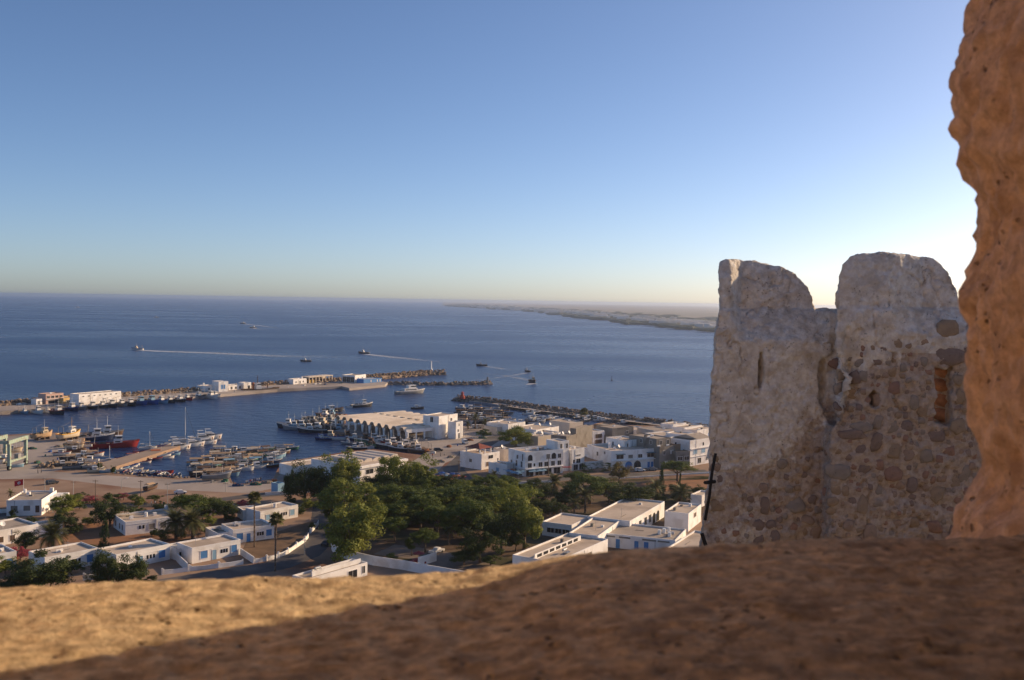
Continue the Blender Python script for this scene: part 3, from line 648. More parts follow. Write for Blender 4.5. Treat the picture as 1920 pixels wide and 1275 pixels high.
r = bld('cottage', 'blue-shuttered white cottage between the dark conifer and the walled yard', (218,1040), (319,1019.5), (188,1027), 4.2, wins=[(0.44,0.05,1.3,2.5,'pdoor'),(0.57,1.4,0.55,1.0),(0.63,1.4,0.55,1.0),(0.69,1.4,0.55,1.0),(0.84,1.0,1.9,2.0,'blue')], group='white seaside cottages'); band(r, 3.0, 0.1, 0.08)
r = bld('cottage', 'white cottage with three small windows half hidden by dark trees', (84,1045.5), (184,1027), (63,1031.5), 4.2, wins=[(0.50,1.3,0.6,1.1),(0.57,1.3,0.6,1.1),(0.64,1.3,0.6,1.1),(0.84,0.9,1.7,2.0,'blue')], group='white seaside cottages'); band(r, 3.0, 0.1, 0.08)
r = bld('cottage', 'white cottage cut by the picture edge beside the pink shrub', (-60,1048), (31,1033), (-70,1031), 4.2, wins=[(0.85,0.4,1.5,2.2,'blue'),(0.5,1.0,1.6,1.6,'blue')], group='white seaside cottages')
r = bld('cottage', 'blue-shuttered white cottage behind the tall thin fan palm', (437,993.5), (514,983.5), (415,982), 4.0, wins=[(0.16,0.9,1.9,1.9,'blue'),(0.37,0.05,1.2,2.4,'door'),(0.60,1.4,0.55,1.0),(0.66,1.4,0.55,1.0),(0.72,1.4,0.55,1.0),(0.87,1.0,1.7,1.8,'blue')], group='white seaside cottages'); rooftop(r, [('box',0.3,0.8)]); band(r, 3.0, 0.1, 0.08)
r = bld('cottage_annex', 'small white annex between two blue-shuttered cottages', (408,1000), (436,996), (391,988), 2.9, group='cottage annexes', cat='annex')
r = bld('cottage', 'white cottage nearest the quay road with a roof tank', (488,959), (559,946), (470,950.5), 4.0, wins=[(0.2,0.9,1.6,1.7,'pale'),(0.56,1.4,0.55,1.0),(0.62,1.4,0.55,1.0),(0.68,1.4,0.55,1.0),(0.84,1.0,1.7,1.8,'pale')], group='white seaside cottages'); rooftop(r, [('tank',0.55,0.45)]); band(r, 3.0, 0.1, 0.08)
r = bld('cottage_annex', 'white annex with dark opening beside the crown of the tall fan palm', (456,957), (486,954), (444,950), 3.2, wins=[(0.55,0.8,2.2,1.4)], group='cottage annexes', cat='annex')
r = bld('flat_block', 'white flat-roofed block with dark roof at the picture edge', (-40,1001), (72,982), (-60,985), 4.3, roofm=ROOFG, wins=[(0.55,0.8,1.4,1.6,'brown'),(0.36,0.8,1.4,1.6,'brown'),(0.8,0.9,1.5,1.5,'brown')]); rooftop(r, [('tank',0.33,0.25),('box',0.6,0.7),('dish',0.5,0.3)])
r = bld('flat_annex', 'low plain white extension behind the feathery date palm', (74,985), (117,980), (64,978), 3.6, cat='annex')
r = bld('harbour_office', 'white harbour office flying a red flag, people along its wall', (12,938), (78,937), (41,920), 5.0, roofm=ROOFG, wins=[(0.22,1.6,2.0,1.6,'grey'),(0.58,1.6,2.0,1.6,'grey'),(0.88,1.0,1.2,2.2,'brown')], cat='office')
rooftop(r, [('box',0.3,0.7),('box',0.9,0.9,1.6),('tank',0.1,0.9)]); part(r, 'ramp_wall', WHITE, lambda mb: mb.prism([tuple((r.o+r.u*(r.L+a)+r.v*(r.W*b))[:2]) for a,b in ((0.1,0.55),(4.0,0.9),(4.0,1.0),(0.1,1.0))], GZ, GZ+4.2))
r = bld('low_garage', 'long low building with raised white parapet just beyond the sill', (577,1086), (689,1054), (522,1085.5), 3.4, roofm=ROOFG, wins=[(0.93,0.9,1.0,1.8),(0.74,0.4,3.0,2.0)], cat='garage')
part(r, 'roof_parapet', WHITE, lambda mb: mb.obox(r.o,r.u,r.v,r.L*0.15,r.L*0.97,r.W*0.32,r.W*0.32+0.3,r.zt-0.4,r.zt+0.75))
rooftop(r, [('heater',0.35,0.65)])
# --- school-like complex at lower right
r = bld('school_block', 'flat-roofed school block with roof skylight strip nearest the sill', (1041,1054), (1140,1010.5), (961,1040), 4.6, wins=[(0.35,1.6,3.2,1.6,'grey'),(0.52,0.05,1.1,2.3,'door'),(0.62,1.6,3.0,1.6,'grey'),(0.16,1.6,3,1.6,'grey')], cat='school', group='school blocks')
def clere(mb): mb.obox(r.o,r.u,r.v,r.L*0.02,r.L*0.86,r.W*0.50,r.W*0.50+0.25,r.zt-0.45,r.zt+0.9)
part(r, 'clerestory', WHITE, clere)
for k in range(7):
    s0 = r.L*(0.06+0.11*k); part(r, 'skylight_pane', DARK, lambda mb: mb.obox(r.o,r.u,-r.v,s0,s0+r.L*0.08,-r.W*0.50+0.004,-r.W*0.50+0.04,r.zt-0.2,r.zt+0.6))
rooftop(r, [('heater',0.36,0.2)])
r = bld('school_block', 'middle school roof linking the skylight block to the long hall', (1122,1004.5), (1164,974.5), (1071,996), 5.0, cat='school', group='school blocks')
r = bld('school_block', 'low school wing under the park trees with windowed front', (1072,984.5), (1107,967.5), (1018,977), 4.2, side=[(0.2,1.2,2.6,1.4),(0.45,1.2,2.6,1.4),(0.7,1.2,2.6,1.4)], cat='school', group='school blocks')
r = bld('school_block', 'largest school hall with arched doors along its sunlit side', (1181,977), (1246,940), (1110,964), 5.2, cat='school', group='school blocks', wins=[(0.12,1.2,2.2,2.4),(0.28,1.2,2.2,2.4),(0.43,1.2,2.2,2.4),(0.56,1.2,2.2,2.4)])
for s in (0.68, 0.8): arch(r, 'f', s, 0.1, 2.6, 3.4)
r = bld('school_block', 'low white school wing with bright blue doors and pierced frieze', (1126,998.5), (1266,1013), (1160,979), 4.0, cat='school', group='school blocks', roofm=ROOFG, wins=[(0.24,0.05,1.2,2.6,'door'),(0.49,0.05,1.2,2.6,'door'),(0.62,0.05,1.3,2.6,'door'),(0.12,3.0,3.4,0.5,'grey'),(0.33,3.0,3.4,0.5,'grey'),(0.66,3.0,4,0.5,'grey'),(0.85,3.0,3.4,0.5,'grey')])
rooftop(r, [('tank',0.72,0.45),('tank',0.76,0.6),('tank',0.80,0.75),('tank',0.87,0.35)])
r = bld('school_block', 'tall plain white school cube beside the fort tower', (1291,963), (1315,945), (1247,958), 5.6, cat='school', group='school blocks', wins=[(0.5,3.0,3.0,1.4,'brown')])
r = bld('school_block', 'flat tan school roof touching the fort tower base', (1325,1037), (1372,1003), (1238,1035), 4.5, cat='school', group='school blocks')
r = bld('pump_house', 'tiny white hut with overhanging roof beside the fort tower', (1316,929), (1335,921), (1296,926), 4.0, cat='hut', wins=[(0.5,1.5,1.4,1.2)])
# --- town along the street
r = bld('apartment_building', 'white three-storey block with arched windows and pale blue parapet', (985,848), (1056,842), (962,839.5), 9.8, cat='apartments', roofm=ROOF, par=0.8,
        wins=[(s,3.4,1.8,1.9) for s in (0.12,0.40,0.55,0.73,0.90)]+[(0.24,3.8,0.8,1.2)]+[(0.60,6.4,1.8,1.9,'grey'),(0.90,6.4,1.5,1.7),(0.12,0.1,3.4,2.4),(0.36,0.1,3.4,2.4),(0.6,0.1,3.4,2.4),(0.84,0.1,3.2,2.4)], side=[(0.2,3.4,1.2,2.4),(0.5,3.4,1.2,2.4),(0.8,3.4,1.2,2.0),(0.45,6.4,1.2,1.6),(0.15,6.0,0.6,2.8),(0.6,0.1,3.0,2.2),(0.25,0.1,2.0,2.2)])
for s in (0.13, 0.75): arch(r, 'f', s, 6.2, 2.2, 2.4)
band(r, 2.9, 0.25, 0.9); band(r, 2.9, 0.25, 0.5, 's'); rooftop(r, [('tank',0.55,0.5),('box',0.3,0.6),('tank',0.8,0.6)])
r = bld('stair_house', 'white house with sunlit blank side wall next to the arched block', (1073,842.5), (1096,839.5), (1052,836), 9.0, cat='house', side=[], wins=[(0.5,3.0,2.4,1.8),(0.15,3.2,0.9,1.3),(0.5,6.0,2.6,0.5),(0.3,0.1,2.6,2.3),(0.75,0.1,2.4,2.3)]); band(r, 2.8, 0.2, 0.5); rooftop(r, [('tank',0.3,0.6),('box',0.7,0.4)])
r = bld('stair_tower', 'small white roof tower with two dark openings above the arched block', (1046,828), (1067,826), (1044,822), 12.6, cat='roof tower', wins=[(0.3,9.6,1.1,1.9),(0.8,9.6,1.1,1.9)])
r = bld('terrace_house', 'white double house with blue arched shopfronts and dark balcony awnings', (1146,845.5), (1228,840.5), (1121,832), 8.2, cat='house', wins=[(0.20,4.6,3.4,1.7),(0.44,4.6,2.2,1.5,'grey'),(0.66,4.6,2.0,1.5),(0.90,4.6,3.4,1.7),(0.14,0.4,2.6,2.2),(0.86,0.2,1.3,2.4,'door'),(0.94,0.2,1.3,2.4,'door')], side=[(0.55,4.6,1.3,1.7),(0.25,6.2,1.0,1.0)])
arch(r, 'f', 0.40, 0.1, 3.4, 3.3, BLUE); arch(r, 'f', 0.60, 0.1, 3.4, 3.3, DARK)
for s in (0.20, 0.90): part(r, 'awning', mat('blue_grey_awning', (0.10,0.17,0.22), rough=0.8), lambda mb: mb.obox(r.o,r.u,-r.v,s*r.L-2.0,s*r.L+2.0,0.003,1.2,r.z0+6.5,r.z0+6.75))
band(r, 3.8, 0.25, 1.0); rooftop(r, [('box',0.25,0.5,2.2),('box',0.7,0.5,2.2),('dish',0.35,0.3),('tank',0.85,0.7)])
r = bld('upper_house', 'white upper storey with open terrace behind the double house', (1171,826), (1204,823), (1158,817.5), 10.6, cat='house', wins=[(0.2,7.6,1.2,1.6)], side=[(0.6,7.6,1.0,1.6)]); rooftop(r, [('box',0.4,0.6),('box',0.75,0.3)])
r = bld('unfinished_block', 'bare grey concrete unfinished building with empty window holes', (1231,823), (1258,820), (1202,812.5), 12.2, GREY, ROOFG, cat='building', par=0.3, wins=[(0.30,9.4,1.4,1.9),(0.80,9.4,1.4,1.9),(0.35,4.8,1.2,2.0),(0.75,4.8,1.6,1.6,'grey')], side=[(0.2,9.6,1.2,1.6),(0.55,9.6,1.2,1.6)])
r = bld('concrete_wing_house', 'raw concrete lower front of the unfinished building with two windows', (1237,838), (1266,834.5), (1224,831), 9.2, GREY, ROOFG, cat='building', par=0.5, wins=[(0.3,5.6,1.4,1.7),(0.78,5.6,1.8,1.6,'white'),(0.5,2.0,3.6,0.8,'white')])
r = bld('brick_house', 'tan brick house between the concrete block and white corner house', (1268,847), (1294,845.5), (1258,832), 7.0, GREY, TANB, cat='house', wins=[(0.28,3.2,2.4,1.6),(0.76,3.2,2.4,1.6)])
r = bld('brick_gable', 'taller tan brick shell behind the tan brick house', (1266,833), (1293,831), (1259,823), 9.2, TANB, ROOFG, cat='building')
r = bld('corner_house', 'white three-storey house with grey pitched roof touching the fort tower', (1294,826), (1334,820), (1282,815.5), 11.2, cat='house', wins=[(0.62,8.2,0.9,1.4),(0.25,5.0,2.8,1.8,'pale'),(0.62,5.0,2.8,1.8,'pale'),(0.45,0.8,2.4,2.2),(0.8,1.5,1.0,1.6)], side=[(0.6,8.0,0.8,1.6)]); band(r, 7.3, 0.25, 0.6); band(r, 3.9, 0.2, 0.4)
def pitched(mb):
    P = lambda a,b,z: r.o+r.u*(a*r.L)+r.v*(b*r.W)+Vector((0,0,z))
    mb.add([P(0.35,0,r.h),P(1,0,r.h),P(1,1,r.h),P(0.35,1,r.h),P(0.35,0.5,r.h+1.6),P(1,0.5,r.h+1.6)], [(0,1,5,4),(2,3,4,5),(0,4,3),(1,2,5),(0,3,2,1)])
part(r, 'pitched_roof', ROOFG, pitched)
r = bld('cafe_house', 'white cafe house topped by a red hipped tile roof', (903,851.5), (937,846), (885,842), 6.6, cat='cafe', wins=[(0.5,4.2,2.8,1.4),(0.35,1.2,2.4,1.8,'brown'),(0.9,3.0,0.7,0.8)], side=[(0.5,2.6,1.4,1.4)])
def hip(mb):
    P = lambda a,b,z: r.o+r.u*(a*r.L)+r.v*(b*r.W)+Vector((0,0,z))
    mb.add([P(-0.05,0.05,r.h+2.0),P(0.7,0.05,r.h+2.0),P(0.7,0.8,r.h+2.0),P(-0.05,0.8,r.h+2.0),P(0.32,0.42,r.h+3.7)], [(0,1,4),(1,2,4),(2,3,4),(3,0,4),(3,2,1,0)])
part(r, 'tile_roof', REDT, hip)
for a,b in ((0.02,0.1),(0.3,0.1),(0.62,0.1),(0.62,0.72),(0.02,0.72)):
    part(r, 'column', WHITE, lambda mb: mb.obox(r.o+r.u*(a*r.L)+r.v*(b*r.W),r.u,r.v,-0.2,0.2,-0.2,0.2,r.zt-0.4,r.zt+2.0))
r = bld('cream_house', 'small cream house with roof dish between cafe and arched block', (945,843), (962,841), (937,838), 6.0, CREAM, cat='house', side=[(0.5,2.5,1.0,1.6)]); rooftop(r, [('dish',0.4,0.5),('box',0.7,0.6)])
r = bld('courtyard_wall_house', 'low white lean-to between the cafe and the arched block', (950,871), (966,868), (938,862), 4.4, cat='house', side=[(0.5,1.0,1.6,1.6,'pale')])
r = bld('concrete_tower_house', 'tall windowless grey concrete house in the middle of town', (1080,803.5), (1111,796.5), (1058,805), 10.5, GREY, ROOFG, cat='building', par=0.3)
r = bld('concrete_wing', 'dark concrete wing below the tall windowless grey house', (1062,818), (1080,814), (1048,812), 8.6, GREY, ROOFG, cat='building', par=0.3); rooftop(r, [('dish',0.3,0.4),('dish',0.8,0.3)])
r = bld('veranda_house', 'white-topped house with dark brown veranda behind the grey concrete house', (1112,809), (1133,807), (1110,801), 6.5, cat='house', wins=[(0.5,3.0,4.6,2.0,'brown'),(0.5,0.2,4.6,2.0,'brown')])
r = bld('concrete_house', 'long low grey concrete house below the south breakwater', (1148,803), (1188,799.5), (1136,796.5), 7.4, GREY, ROOFG, cat='building', par=0.3, wins=[(0.7,4.2,1.2,1.4)], side=[(0.5,3.5,1.3,1.8,'white')])
r = bld('brick_shed', 'small dark brick shed beside the long grey concrete house', (1135,797), (1153,794), (1130,792), 6.0, TANB, ROOFG, cat='shed')
r = bld('tan_roof_house', 'house with flat tan roof by the orange palm', (1068,793), (1093,790.5), (1058,785), 6.0, CREAM, ROOF, cat='house')
r = bld('stores_house', 'white flat house with lean-to roof near the fish market palms', (953,795.5), (985,790.5), (934,788), 5.6, cat='house', wins=[(0.6,2.0,2.0,1.8),(0.85,1.8,1.2,1.6,'grey')], side=[(0.5,1.2,1.0,1.8)])
r = bld('white_shed', 'long pale garden shed wall behind the round bush', (932,801), (950,799), (911,797), 4.0, CREAM, cat='shed')
r = bld('white_house', 'white house with pale blue side wall above the big pine', (1005,806), (1048,799), (990,796), 7.4, cat='house', wins=[(0.3,3.5,1.2,1.4)], side=[(0.3,3,1.2,1.6,'pale'),(0.7,1.0,1.2,2.0,'pale')]); rooftop(r, [('dish',0.7,0.5),('dish',0.95,0.3),('box',0.2,0.4)])
r = bld('ruined_house', 'broken-topped pale house with a rooftop of debris in mid town', (1009,818.5), (1035,815), (1003,809), 6.0, CREAM, cat='house'); rooftop(r, [('box',0.3,0.5),('box',0.6,0.6,1.3),('dish',0.75,0.3)])
r = bld('white_house', 'plain white house between debris-roofed house and grey concrete', (1037,812), (1052,810), (1032,804), 6.6, cat='house', side=[(0.5,3,1,1.4)])
r = bld('shore_house', 'white shore house with three arched porches near the breakwater root', (1283,802), (1316,796.5), (1275,797), 5.2, cat='house', wins=[(0.12,0.4,2.0,2.6),(0.42,0.4,2.0,2.6),(0.8,1.6,1.0,1.4)])
r = bld('shore_house', 'white shore house with blue doors next to the fort tower edge', (1307,807), (1345,800), (1300,801), 5.0, cat='house', wins=[(0.2,0.4,2.2,2.4,'blue'),(0.6,0.4,2.2,2.4,'blue')])
r = bld('shore_house', 'white shore house with tan roof at the end of the track', (1262,796), (1287,792.5), (1252,791.5), 5.0, cat='house', wins=[(0.6,1.6,1.2,1.4)])
r = bld('beige_block', 'beige boxy house behind the grey unfinished building', (1226,807), (1262,804), (1216,800), 6.4, CREAM, ROOFG, cat='house', wins=[(0.3,3.0,4.0,1.2,'brown')])
r = bld('low_white_row', 'long low white terrace roofs left of the beige boxy house', (1190,806), (1222,803.5), (1182,799.5), 4.6, cat='house', wins=[(0.7,1.6,1.0,1.2)])
r = bld('white_courtyard', 'sunlit white courtyard roof behind the tan brick shell', (1262,820), (1300,815.5), (1245,808), 6.6, cat='house')
r = bld('blue_walled_house', 'white house with pale blue shaded wall behind the white corner house', (1284,815), (1300,811), (1272,806), 8.0, cat='house', wins=[(0.3,5,0.8,1.6)])
r = bld('yard_wall_lot', 'empty walled lot with tan floor beside the double white house', (1098,866), (1140,862.5), (1086,846), 3.2, roofm=TANB, par=0.6, cat='lot')
r = bld('sunlit_wall_house', 'white house side wall catching sun above the empty walled lot', (1108,845), (1122,843.5), (1100,838), 5.6, cat='house')
# --- quay buildings on the main breakwater
r = bld('port_office', 'pink two-storey port office on the breakwater mole', (86,739), (119,736.5), (77,737), 6.4, PINK, ROOFG, cat='office', wins=[(s,3.6,2.0,1.5) for s in (0.14,0.38,0.62,0.86)]+[(0.5,0.2,9.0,2.0)]); band(r, 2.9, 0.3, 0.7)
r = bld('port_shed', 'low ochre shed beside the pink port office', (119,746.5), (148,743.5), (112,744), 3.4, mat('ochre_plaster',(0.62,0.42,0.17),(0.55,0.38,0.16),0.9,0.3), ROOFG, cat='shed', wins=[(0.3,0.3,3.0,1.6),(0.7,0.3,3.0,1.6)])
r = bld('gate_hut', 'tiny white hut left of the pink port office', (68,748.5), (79,747.5), (65,747), 3.6, cat='hut', wins=[(0.4,0.3,1.2,2.0)])
r = bld('ice_factory', 'long blank sunlit white warehouse on the breakwater mole', (148,739.5), (227,733), (141,737), 7.0, cat='warehouse', roofm=ROOFG, wins=[(0.1+0.13*k,5.2,1.2,0.6) for k in range(7)])
r = bld('customs_house', 'low white quay house with small chimney box', (385,724), (408,722.5), (380,721.5), 4.0, cat='house', wins=[(0.3,1.0,1.2,1.4),(0.7,1.0,1.2,1.4)]); rooftop(r, [('box',0.2,0.5,2.4)])
r = bld('customs_tower', 'tall white quay cube with blue doors', (410,715.5), (428,714.5), (407,713.5), 7.6, cat='house', wins=[(0.35,2.0,1.4,3.2,'blue'),(0.6,2.0,1.4,3.2,'blue')])
r = bld('quay_sheds', 'row of low white quay sheds right of the tall white cube', (429,722.5), (455,720.5), (427,720.5), 3.6, cat='shed', roofm=ROOFG, wins=[(0.2,0.5,1.6,1.8),(0.5,0.5,1.6,1.8),(0.8,0.5,1.6,1.8)])
r = bld('quay_store', 'white quay store with one dark door beside the dark dredger', (457,717.5), (471,716.5), (455,716), 5.0, cat='store', wins=[(0.7,0.2,2.0,2.4)])
r = bld('quay_house', 'small white quay house left of the open colonnaded shed', (550,711), (575,709), (548,709.5), 4.2, cat='house', wins=[(0.2,1.0,1.2,1.4),(0.5,0.3,1.2,2.2),(0.75,1.0,1.2,1.4)]); rooftop(r, [('box',0.85,0.5,1.6)])
def open_shed():
    h = 5.2; a, b = at(580,706.5,GZ+h), at(623,703,GZ+h); u = (b-a); L = u.length; u /= L; v = Vector((-u.y,u.x,0)); o = Vector((a.x,a.y,GZ))
    root = empty('open_shed', o+u*L/2, 'pale open colonnaded shed on the breakwater quay', 'shed')
    MB().obox(o,u,v,-0.5,L+0.5,-0.5,8.5,GZ+h-0.7,GZ+h).build('roof', CREAM, root); MB().obox(o,u,v,0,L,8,8.3,GZ,GZ+h-0.7).build('wall', CREAM, root)
    for k in range(8): MB().obox(o,u,v,k*L/7-0.3,k*L/7+0.3,-0.1,0.5,GZ,GZ+h-0.7).build('column', CREAM, root)
    MB().obox(o,u,v,0.4,L*0.28,0.6,7.9,GZ,GZ+2.4).build('fish_boxes', mat('yellow_tarp',(0.5,0.33,0.08),(0.42,0.26,0.07),0.8,0.5), root)
open_shed()
r = bld('boat_hall', 'white boat hall with three tall dark doors at the quay end', (665.5,704), (686,701.5), (646,702.2), 6.0, cat='hall', side=[(0.2,0.2,3.6,4.4),(0.5,0.2,3.6,4.4),(0.8,0.2,3.6,4.4)], wins=[(0.3,2.5,1.4,1.4),(0.7,2.5,1.4,1.4)], roofm=ROOFG)
r = bld('blue_quay_store', 'low blue-fronted store at the tip of the quay', (682,711), (716,708.6), (680,709), 3.4, BLUE, ROOF, cat='store', wins=[(0.75,0.6,1.0,1.8,'white'),(0.4,0.6,1.0,1.8,'white'),(0.9,0.6,1.0,1.8,'white')])
# --- harbour lights
def beacon(name, label, px, py, h, r0, r1, m, cap):
    p = at(px,py,4.2); p.z = 3.2; root = empty(name, p, label, 'beacon')
    MB().bar(p-Vector((0,0,1)), p+Vector((0,0,0.8)), r0*1.8, r0*1.6, 10).build('base', m, root)
    MB().bar(p+Vector((0,0,0.8)), p+Vector((0,0,h)), r0, r1, 12).build('shaft', m, root)
    MB().bar(p+Vector((0,0,h)), p+Vector((0,0,h+0.2)), r1*1.7, r1*1.7, 12).bar(p+Vector((0,0,h+0.2)), p+Vector((0,0,h+1.0)), r1*0.7, r1*0.6, 10).build('lantern', cap, root)
REDP = mat('red_paint', (0.42,0.05,0.035), (0.35,0.045,0.03), 0.6, 1.0)
beacon('harbour_light', 'slim white harbour light near the breakwater tip', 808, 691, 7.6, 0.95, 0.7, TANK, WHITE)
beacon('spur_beacon', 'short dark beacon at the tip of the thin spur', 914, 713.5, 3.2, 0.9, 0.7, GREY, GREY)
beacon('red_beacon', 'stubby red beacon at the head of the south breakwater', 867, 742, 3.0, 1.1, 0.9, REDP, REDP)
# --- fish market hall with folded roof
def market():
    h = 6.6; a = at(631,778,GZ+h); b = at(761,801.5,GZ+h); u = (b-a); L = u.length; u /= L; v = Vector((-u.y,u.x,0)); c = at(740,766,GZ+h); W = abs((c-a).dot(v))*0.96
    if (c-a).dot(v) < 0: v = -v
    L *= 1.02; o = Vector((a.x,a.y,GZ)); root = empty('fish_market', o+u*L/2+v*W/2, 'big fish market hall with ten-bay folded pale roof on white piers', 'market hall')
    RM = mat('market_roof', (0.80,0.70,0.58), (0.72,0.62,0.50), 0.9, 0.15, spec=0.15, c3=(0.62,0.52,0.41), s3=0.08); n = 10; bw = L/n
    MB().obox(o,u,v,-1,L+1,-1,22,GZ,GZ+0.35).build('floor', CONC, root)
    for k in range(n):
        mb = MB(); s0 = k*bw; prof = [(0,-0.3),(0.10,-0.3),(0.34,1.55),(0.66,1.55),(0.90,-0.3),(1,-0.3)]; t = 0.3; V = []
        Wk = W if k < 8 else 21.0
        for y in (-1.2, Wk+0.6):
            for (x,z) in prof: V.append(o+u*(s0+x*bw)+v*y+Vector((0,0,h-1.6+z)))
            for (x,z) in prof: V.append(o+u*(s0+x*bw)+v*y+Vector((0,0,h-1.6+z-t)))
        m_ = len(prof); q = 2*m_
        fs = []
        for i in range(m_-1):
            fs += [(i,i+1,q+i+1,q+i),(m_+i+1,m_+i,q+m_+i,q+m_+i+1),(i,m_+i,m_+i+1,i+1),(q+i+1,q+m_+i+1,q+m_+i,q+i)]
        mb.add(V, fs); mb.build('roof_bay', RM, root)
        if k % 1 == 0:
            w_ = MB(); w_.obox(o,u,v,s0+bw*0.32,s0+bw*0.68,Wk*0.52,Wk*0.52+1.4,GZ+h-0.06,GZ+h+0.28); w_.build('roof_vent', ROOFG, root)
    for k in range(n+1):
        mb = MB(); x = k*bw
        V = []
        for y in (-0.6, 0.0):
            for (dx,z) in ((-0.35,0.3),(0.35,0.3),(1.15,h-1.9),(-1.15,h-1.9)): V.append(o+u*(x+dx)+v*y+Vector((0,0,z)))
        mb.add(V, [(0,1,2,3),(7,6,5,4),(0,4,5,1),(1,5,6,2),(2,6,7,3),(3,7,4,0)]); mb.build('pier', WHITE, root)
        MB().obox(o,u,v,x-0.3,x+0.3,(W if k < 9 else 21)-0.4,(W if k < 9 else 21),GZ+0.3,GZ+h-1.9).build('pier', WHITE, root)
    MB().obox(o,u,v,L+0.05,L+0.5,-1.0,21.4,GZ+h-2.6,GZ+h-0.9).build('edge_beam', WHITE, root)
    for k in range(5): MB().obox(o,u,v,L-0.1,L+0.45,k*5.0,k*5.0+0.6,GZ+0.3,GZ+h-2.6).build('column', WHITE, root)
    MB().obox(o,u,v,L*0.05,L*0.78,W-0.9,W-0.6,GZ+0.3,GZ+3.2).build('back_wall', CREAM, root)
market()
r = bld('market_tower', 'white square fish market tower with a dark corner window', (823,780.8), (858,775.2), (807.5,776), 11.4, cat='tower', side=[(0.45,8.2,1.8,2.6),], wins=[(0.66,7.0,1.4,2.6),(0.62,2.0,1.0,1.2)])
part(r, 'stair_flight', WHITE, lambda mb: mb.beam(r.o+r.u*(r.L*0.4)-r.v*0.7+Vector((0,0,1.5)), r.o+r.u*(r.L*0.85)-r.v*0.7+Vector((0,0,6.0)), 1.2, 0.4))
r = bld('market_stair_block', 'slim white stair block beside the fish market tower', (855,791.5), (868,789.5), (848,788.8), 8.6, cat='annex', wins=[(0.45,0.2,1.2,2.6),(0.35,3.6,1.0,1.2),(0.45,6.4,0.6,1.2)])
# --- ice hall with curved roof vents
r = bld('boat_store_wing', 'low tan roof wing running along the water behind the trees', (552,874.5), (645,862.5), (534,866.8), 4.2, cat='warehouse')
r = bld('boat_store', 'warehouse with curved roof vents behind the eucalyptus trees', (675,874.5), (762,859.5), (647,850), 7.0, cat='warehouse', par=0.15, wins=[(0.20,3.6,4.0,1.8),(0.45,3.6,4.0,1.8),(0.7,3.6,4.0,1.8)])
for k in range(5):
    s0 = r.L*(0.10+0.19*k)
    def vent(mb):
        pts = [(0,0),(1.2,0.9),(2.4,1.25),(4.6,1.25),(5.6,0.0)]; V = []
        for y in (r.W*0.22, r.W*0.80):
            for (x,z) in pts: V.append(r.o+r.u*(s0+x)+r.v*y+Vector((0,0,r.h-0.16+z)))
        q = len(pts); mb.add(V, [(i,i+1,q+i+1,q+i) for i in range(q-1)]+[tuple(range(q-1,-1,-1)), tuple(range(q,2*q))])
    part(r, 'roof_vent', mat('pale_roof_sheet',(0.56,0.50,0.44),(0.48,0.42,0.36),0.8,0.3), vent)
part(r, 'gutter', WHITE, lambda mb: mb.obox(r.o,r.u,-r.v,-0.3,r.L+0.3,0.003,0.7,r.zt-0.9,r.zt-0.1))
r = bld('kiosk', 'pale blue quay kiosk in tree shade beside the boats', (521,907), (533,905), (515,903.5), 3.6, PALEB, cat='kiosk')
# --- garden walls
def wall_run(name, label, pts, h, t=0.25, scallop=False, m=None):
    P = [at(q[0],q[1],GZ) for q in pts]; root = empty(name, P[0], label, 'wall')
    for a, b in zip(P, P[1:]):
        d = (b-a); L = d.length; d.normalize(); n = Vector((-d.y,d.x,0)); k = max(1, int(L/4.2)) if scallop else 1
        for i in range(k):
            s0, s1 = L*i/k, L*(i+1)/k
            if scallop:
                V = []; st = [(s0,h),(s0+0.35,h),(s0+0.7,h*0.78),((s0+s1)/2,h*0.70),(s1-0.5,h*0.78),(s1,h)]
                for y in (-t/2,t/2):
                    for (s,z) in st: V.append(a+d*s+n*y+Vector((0,0,z)))
                    for (s,z) in st: V.append(a+d*s+n*y+Vector((0,0,-0.2)))
                q = len(st); fs = []
                for j in range(q-1): fs += [(q+j,q+j+1,j+1,j),(2*q+j,2*q+j+1,3*q+j+1,3*q+j),(j,j+1,2*q+j+1,2*q+j)]
                MB().add(V, fs+[(0,2*q,3*q,q)]).build('panel', m or WHITE, root)
            else: MB().obox(a,d,n,s0,s1,-t/2,t/2,GZ-0.2,GZ+h).build('panel', m or WHITE, root)
        if scallop: MB().obox(a,d,n,-0.2,0.2,-0.2,0.2,GZ,GZ+h+0.2).build('post', m or WHITE, root)
wall_run('boundary_wall', 'smooth curved white boundary wall round the tree park', [(621,1022),(623,1033),(634,1042),(655,1050),(700,1060),(760,1069),(800,1077),(862,1088),(960,1106)], 2.5)
wall_run('garden_wall', 'scalloped white garden wall in front of the central cottage', [(304,1078),(355,1071),(410,1065),(456,1058)], 1.5, scallop=True)
wall_run('garden_wall', 'scalloped white garden wall curving up past the thin palms', [(475,1056),(500,1052),(522,1046),(540,1038),(556,1027),(572,1016),(578,1008)], 1.5, scallop=True)
wall_run('garden_wall', 'short scalloped white wall end beside the large eucalyptus', [(582,1000),(590,992),(597,984)], 1.5, scallop=True)
wall_run('yard_wall', 'white sloping yard wall between two blue-shuttered cottages', [(321,1040),(337,1058),(352,1072)], 2.2)
wall_run('yard_wall', 'white yard wall right of the central cottage', [(451,1040),(463,1048),(475,1056)], 1.8)
wall_run('yard_wall', 'white gate wall below the dark trees at the sill', [(157,1088),(215,1082),(277,1078)], 1.6, scallop=True)
wall_run('street_wall', 'low white wall along the quay road by the people', [(-10,963),(44,959),(100,955)], 1.2)
wall_run('park_fence_wall', 'low pale wall between the quay road and the tree yards', [(497,929),(560,925),(600,922)], 1.1)
wall_run('promenade_wall', 'white low wall along the road opposite the arched block', [(955,909),(1000,907),(1040,904)], 1.0)
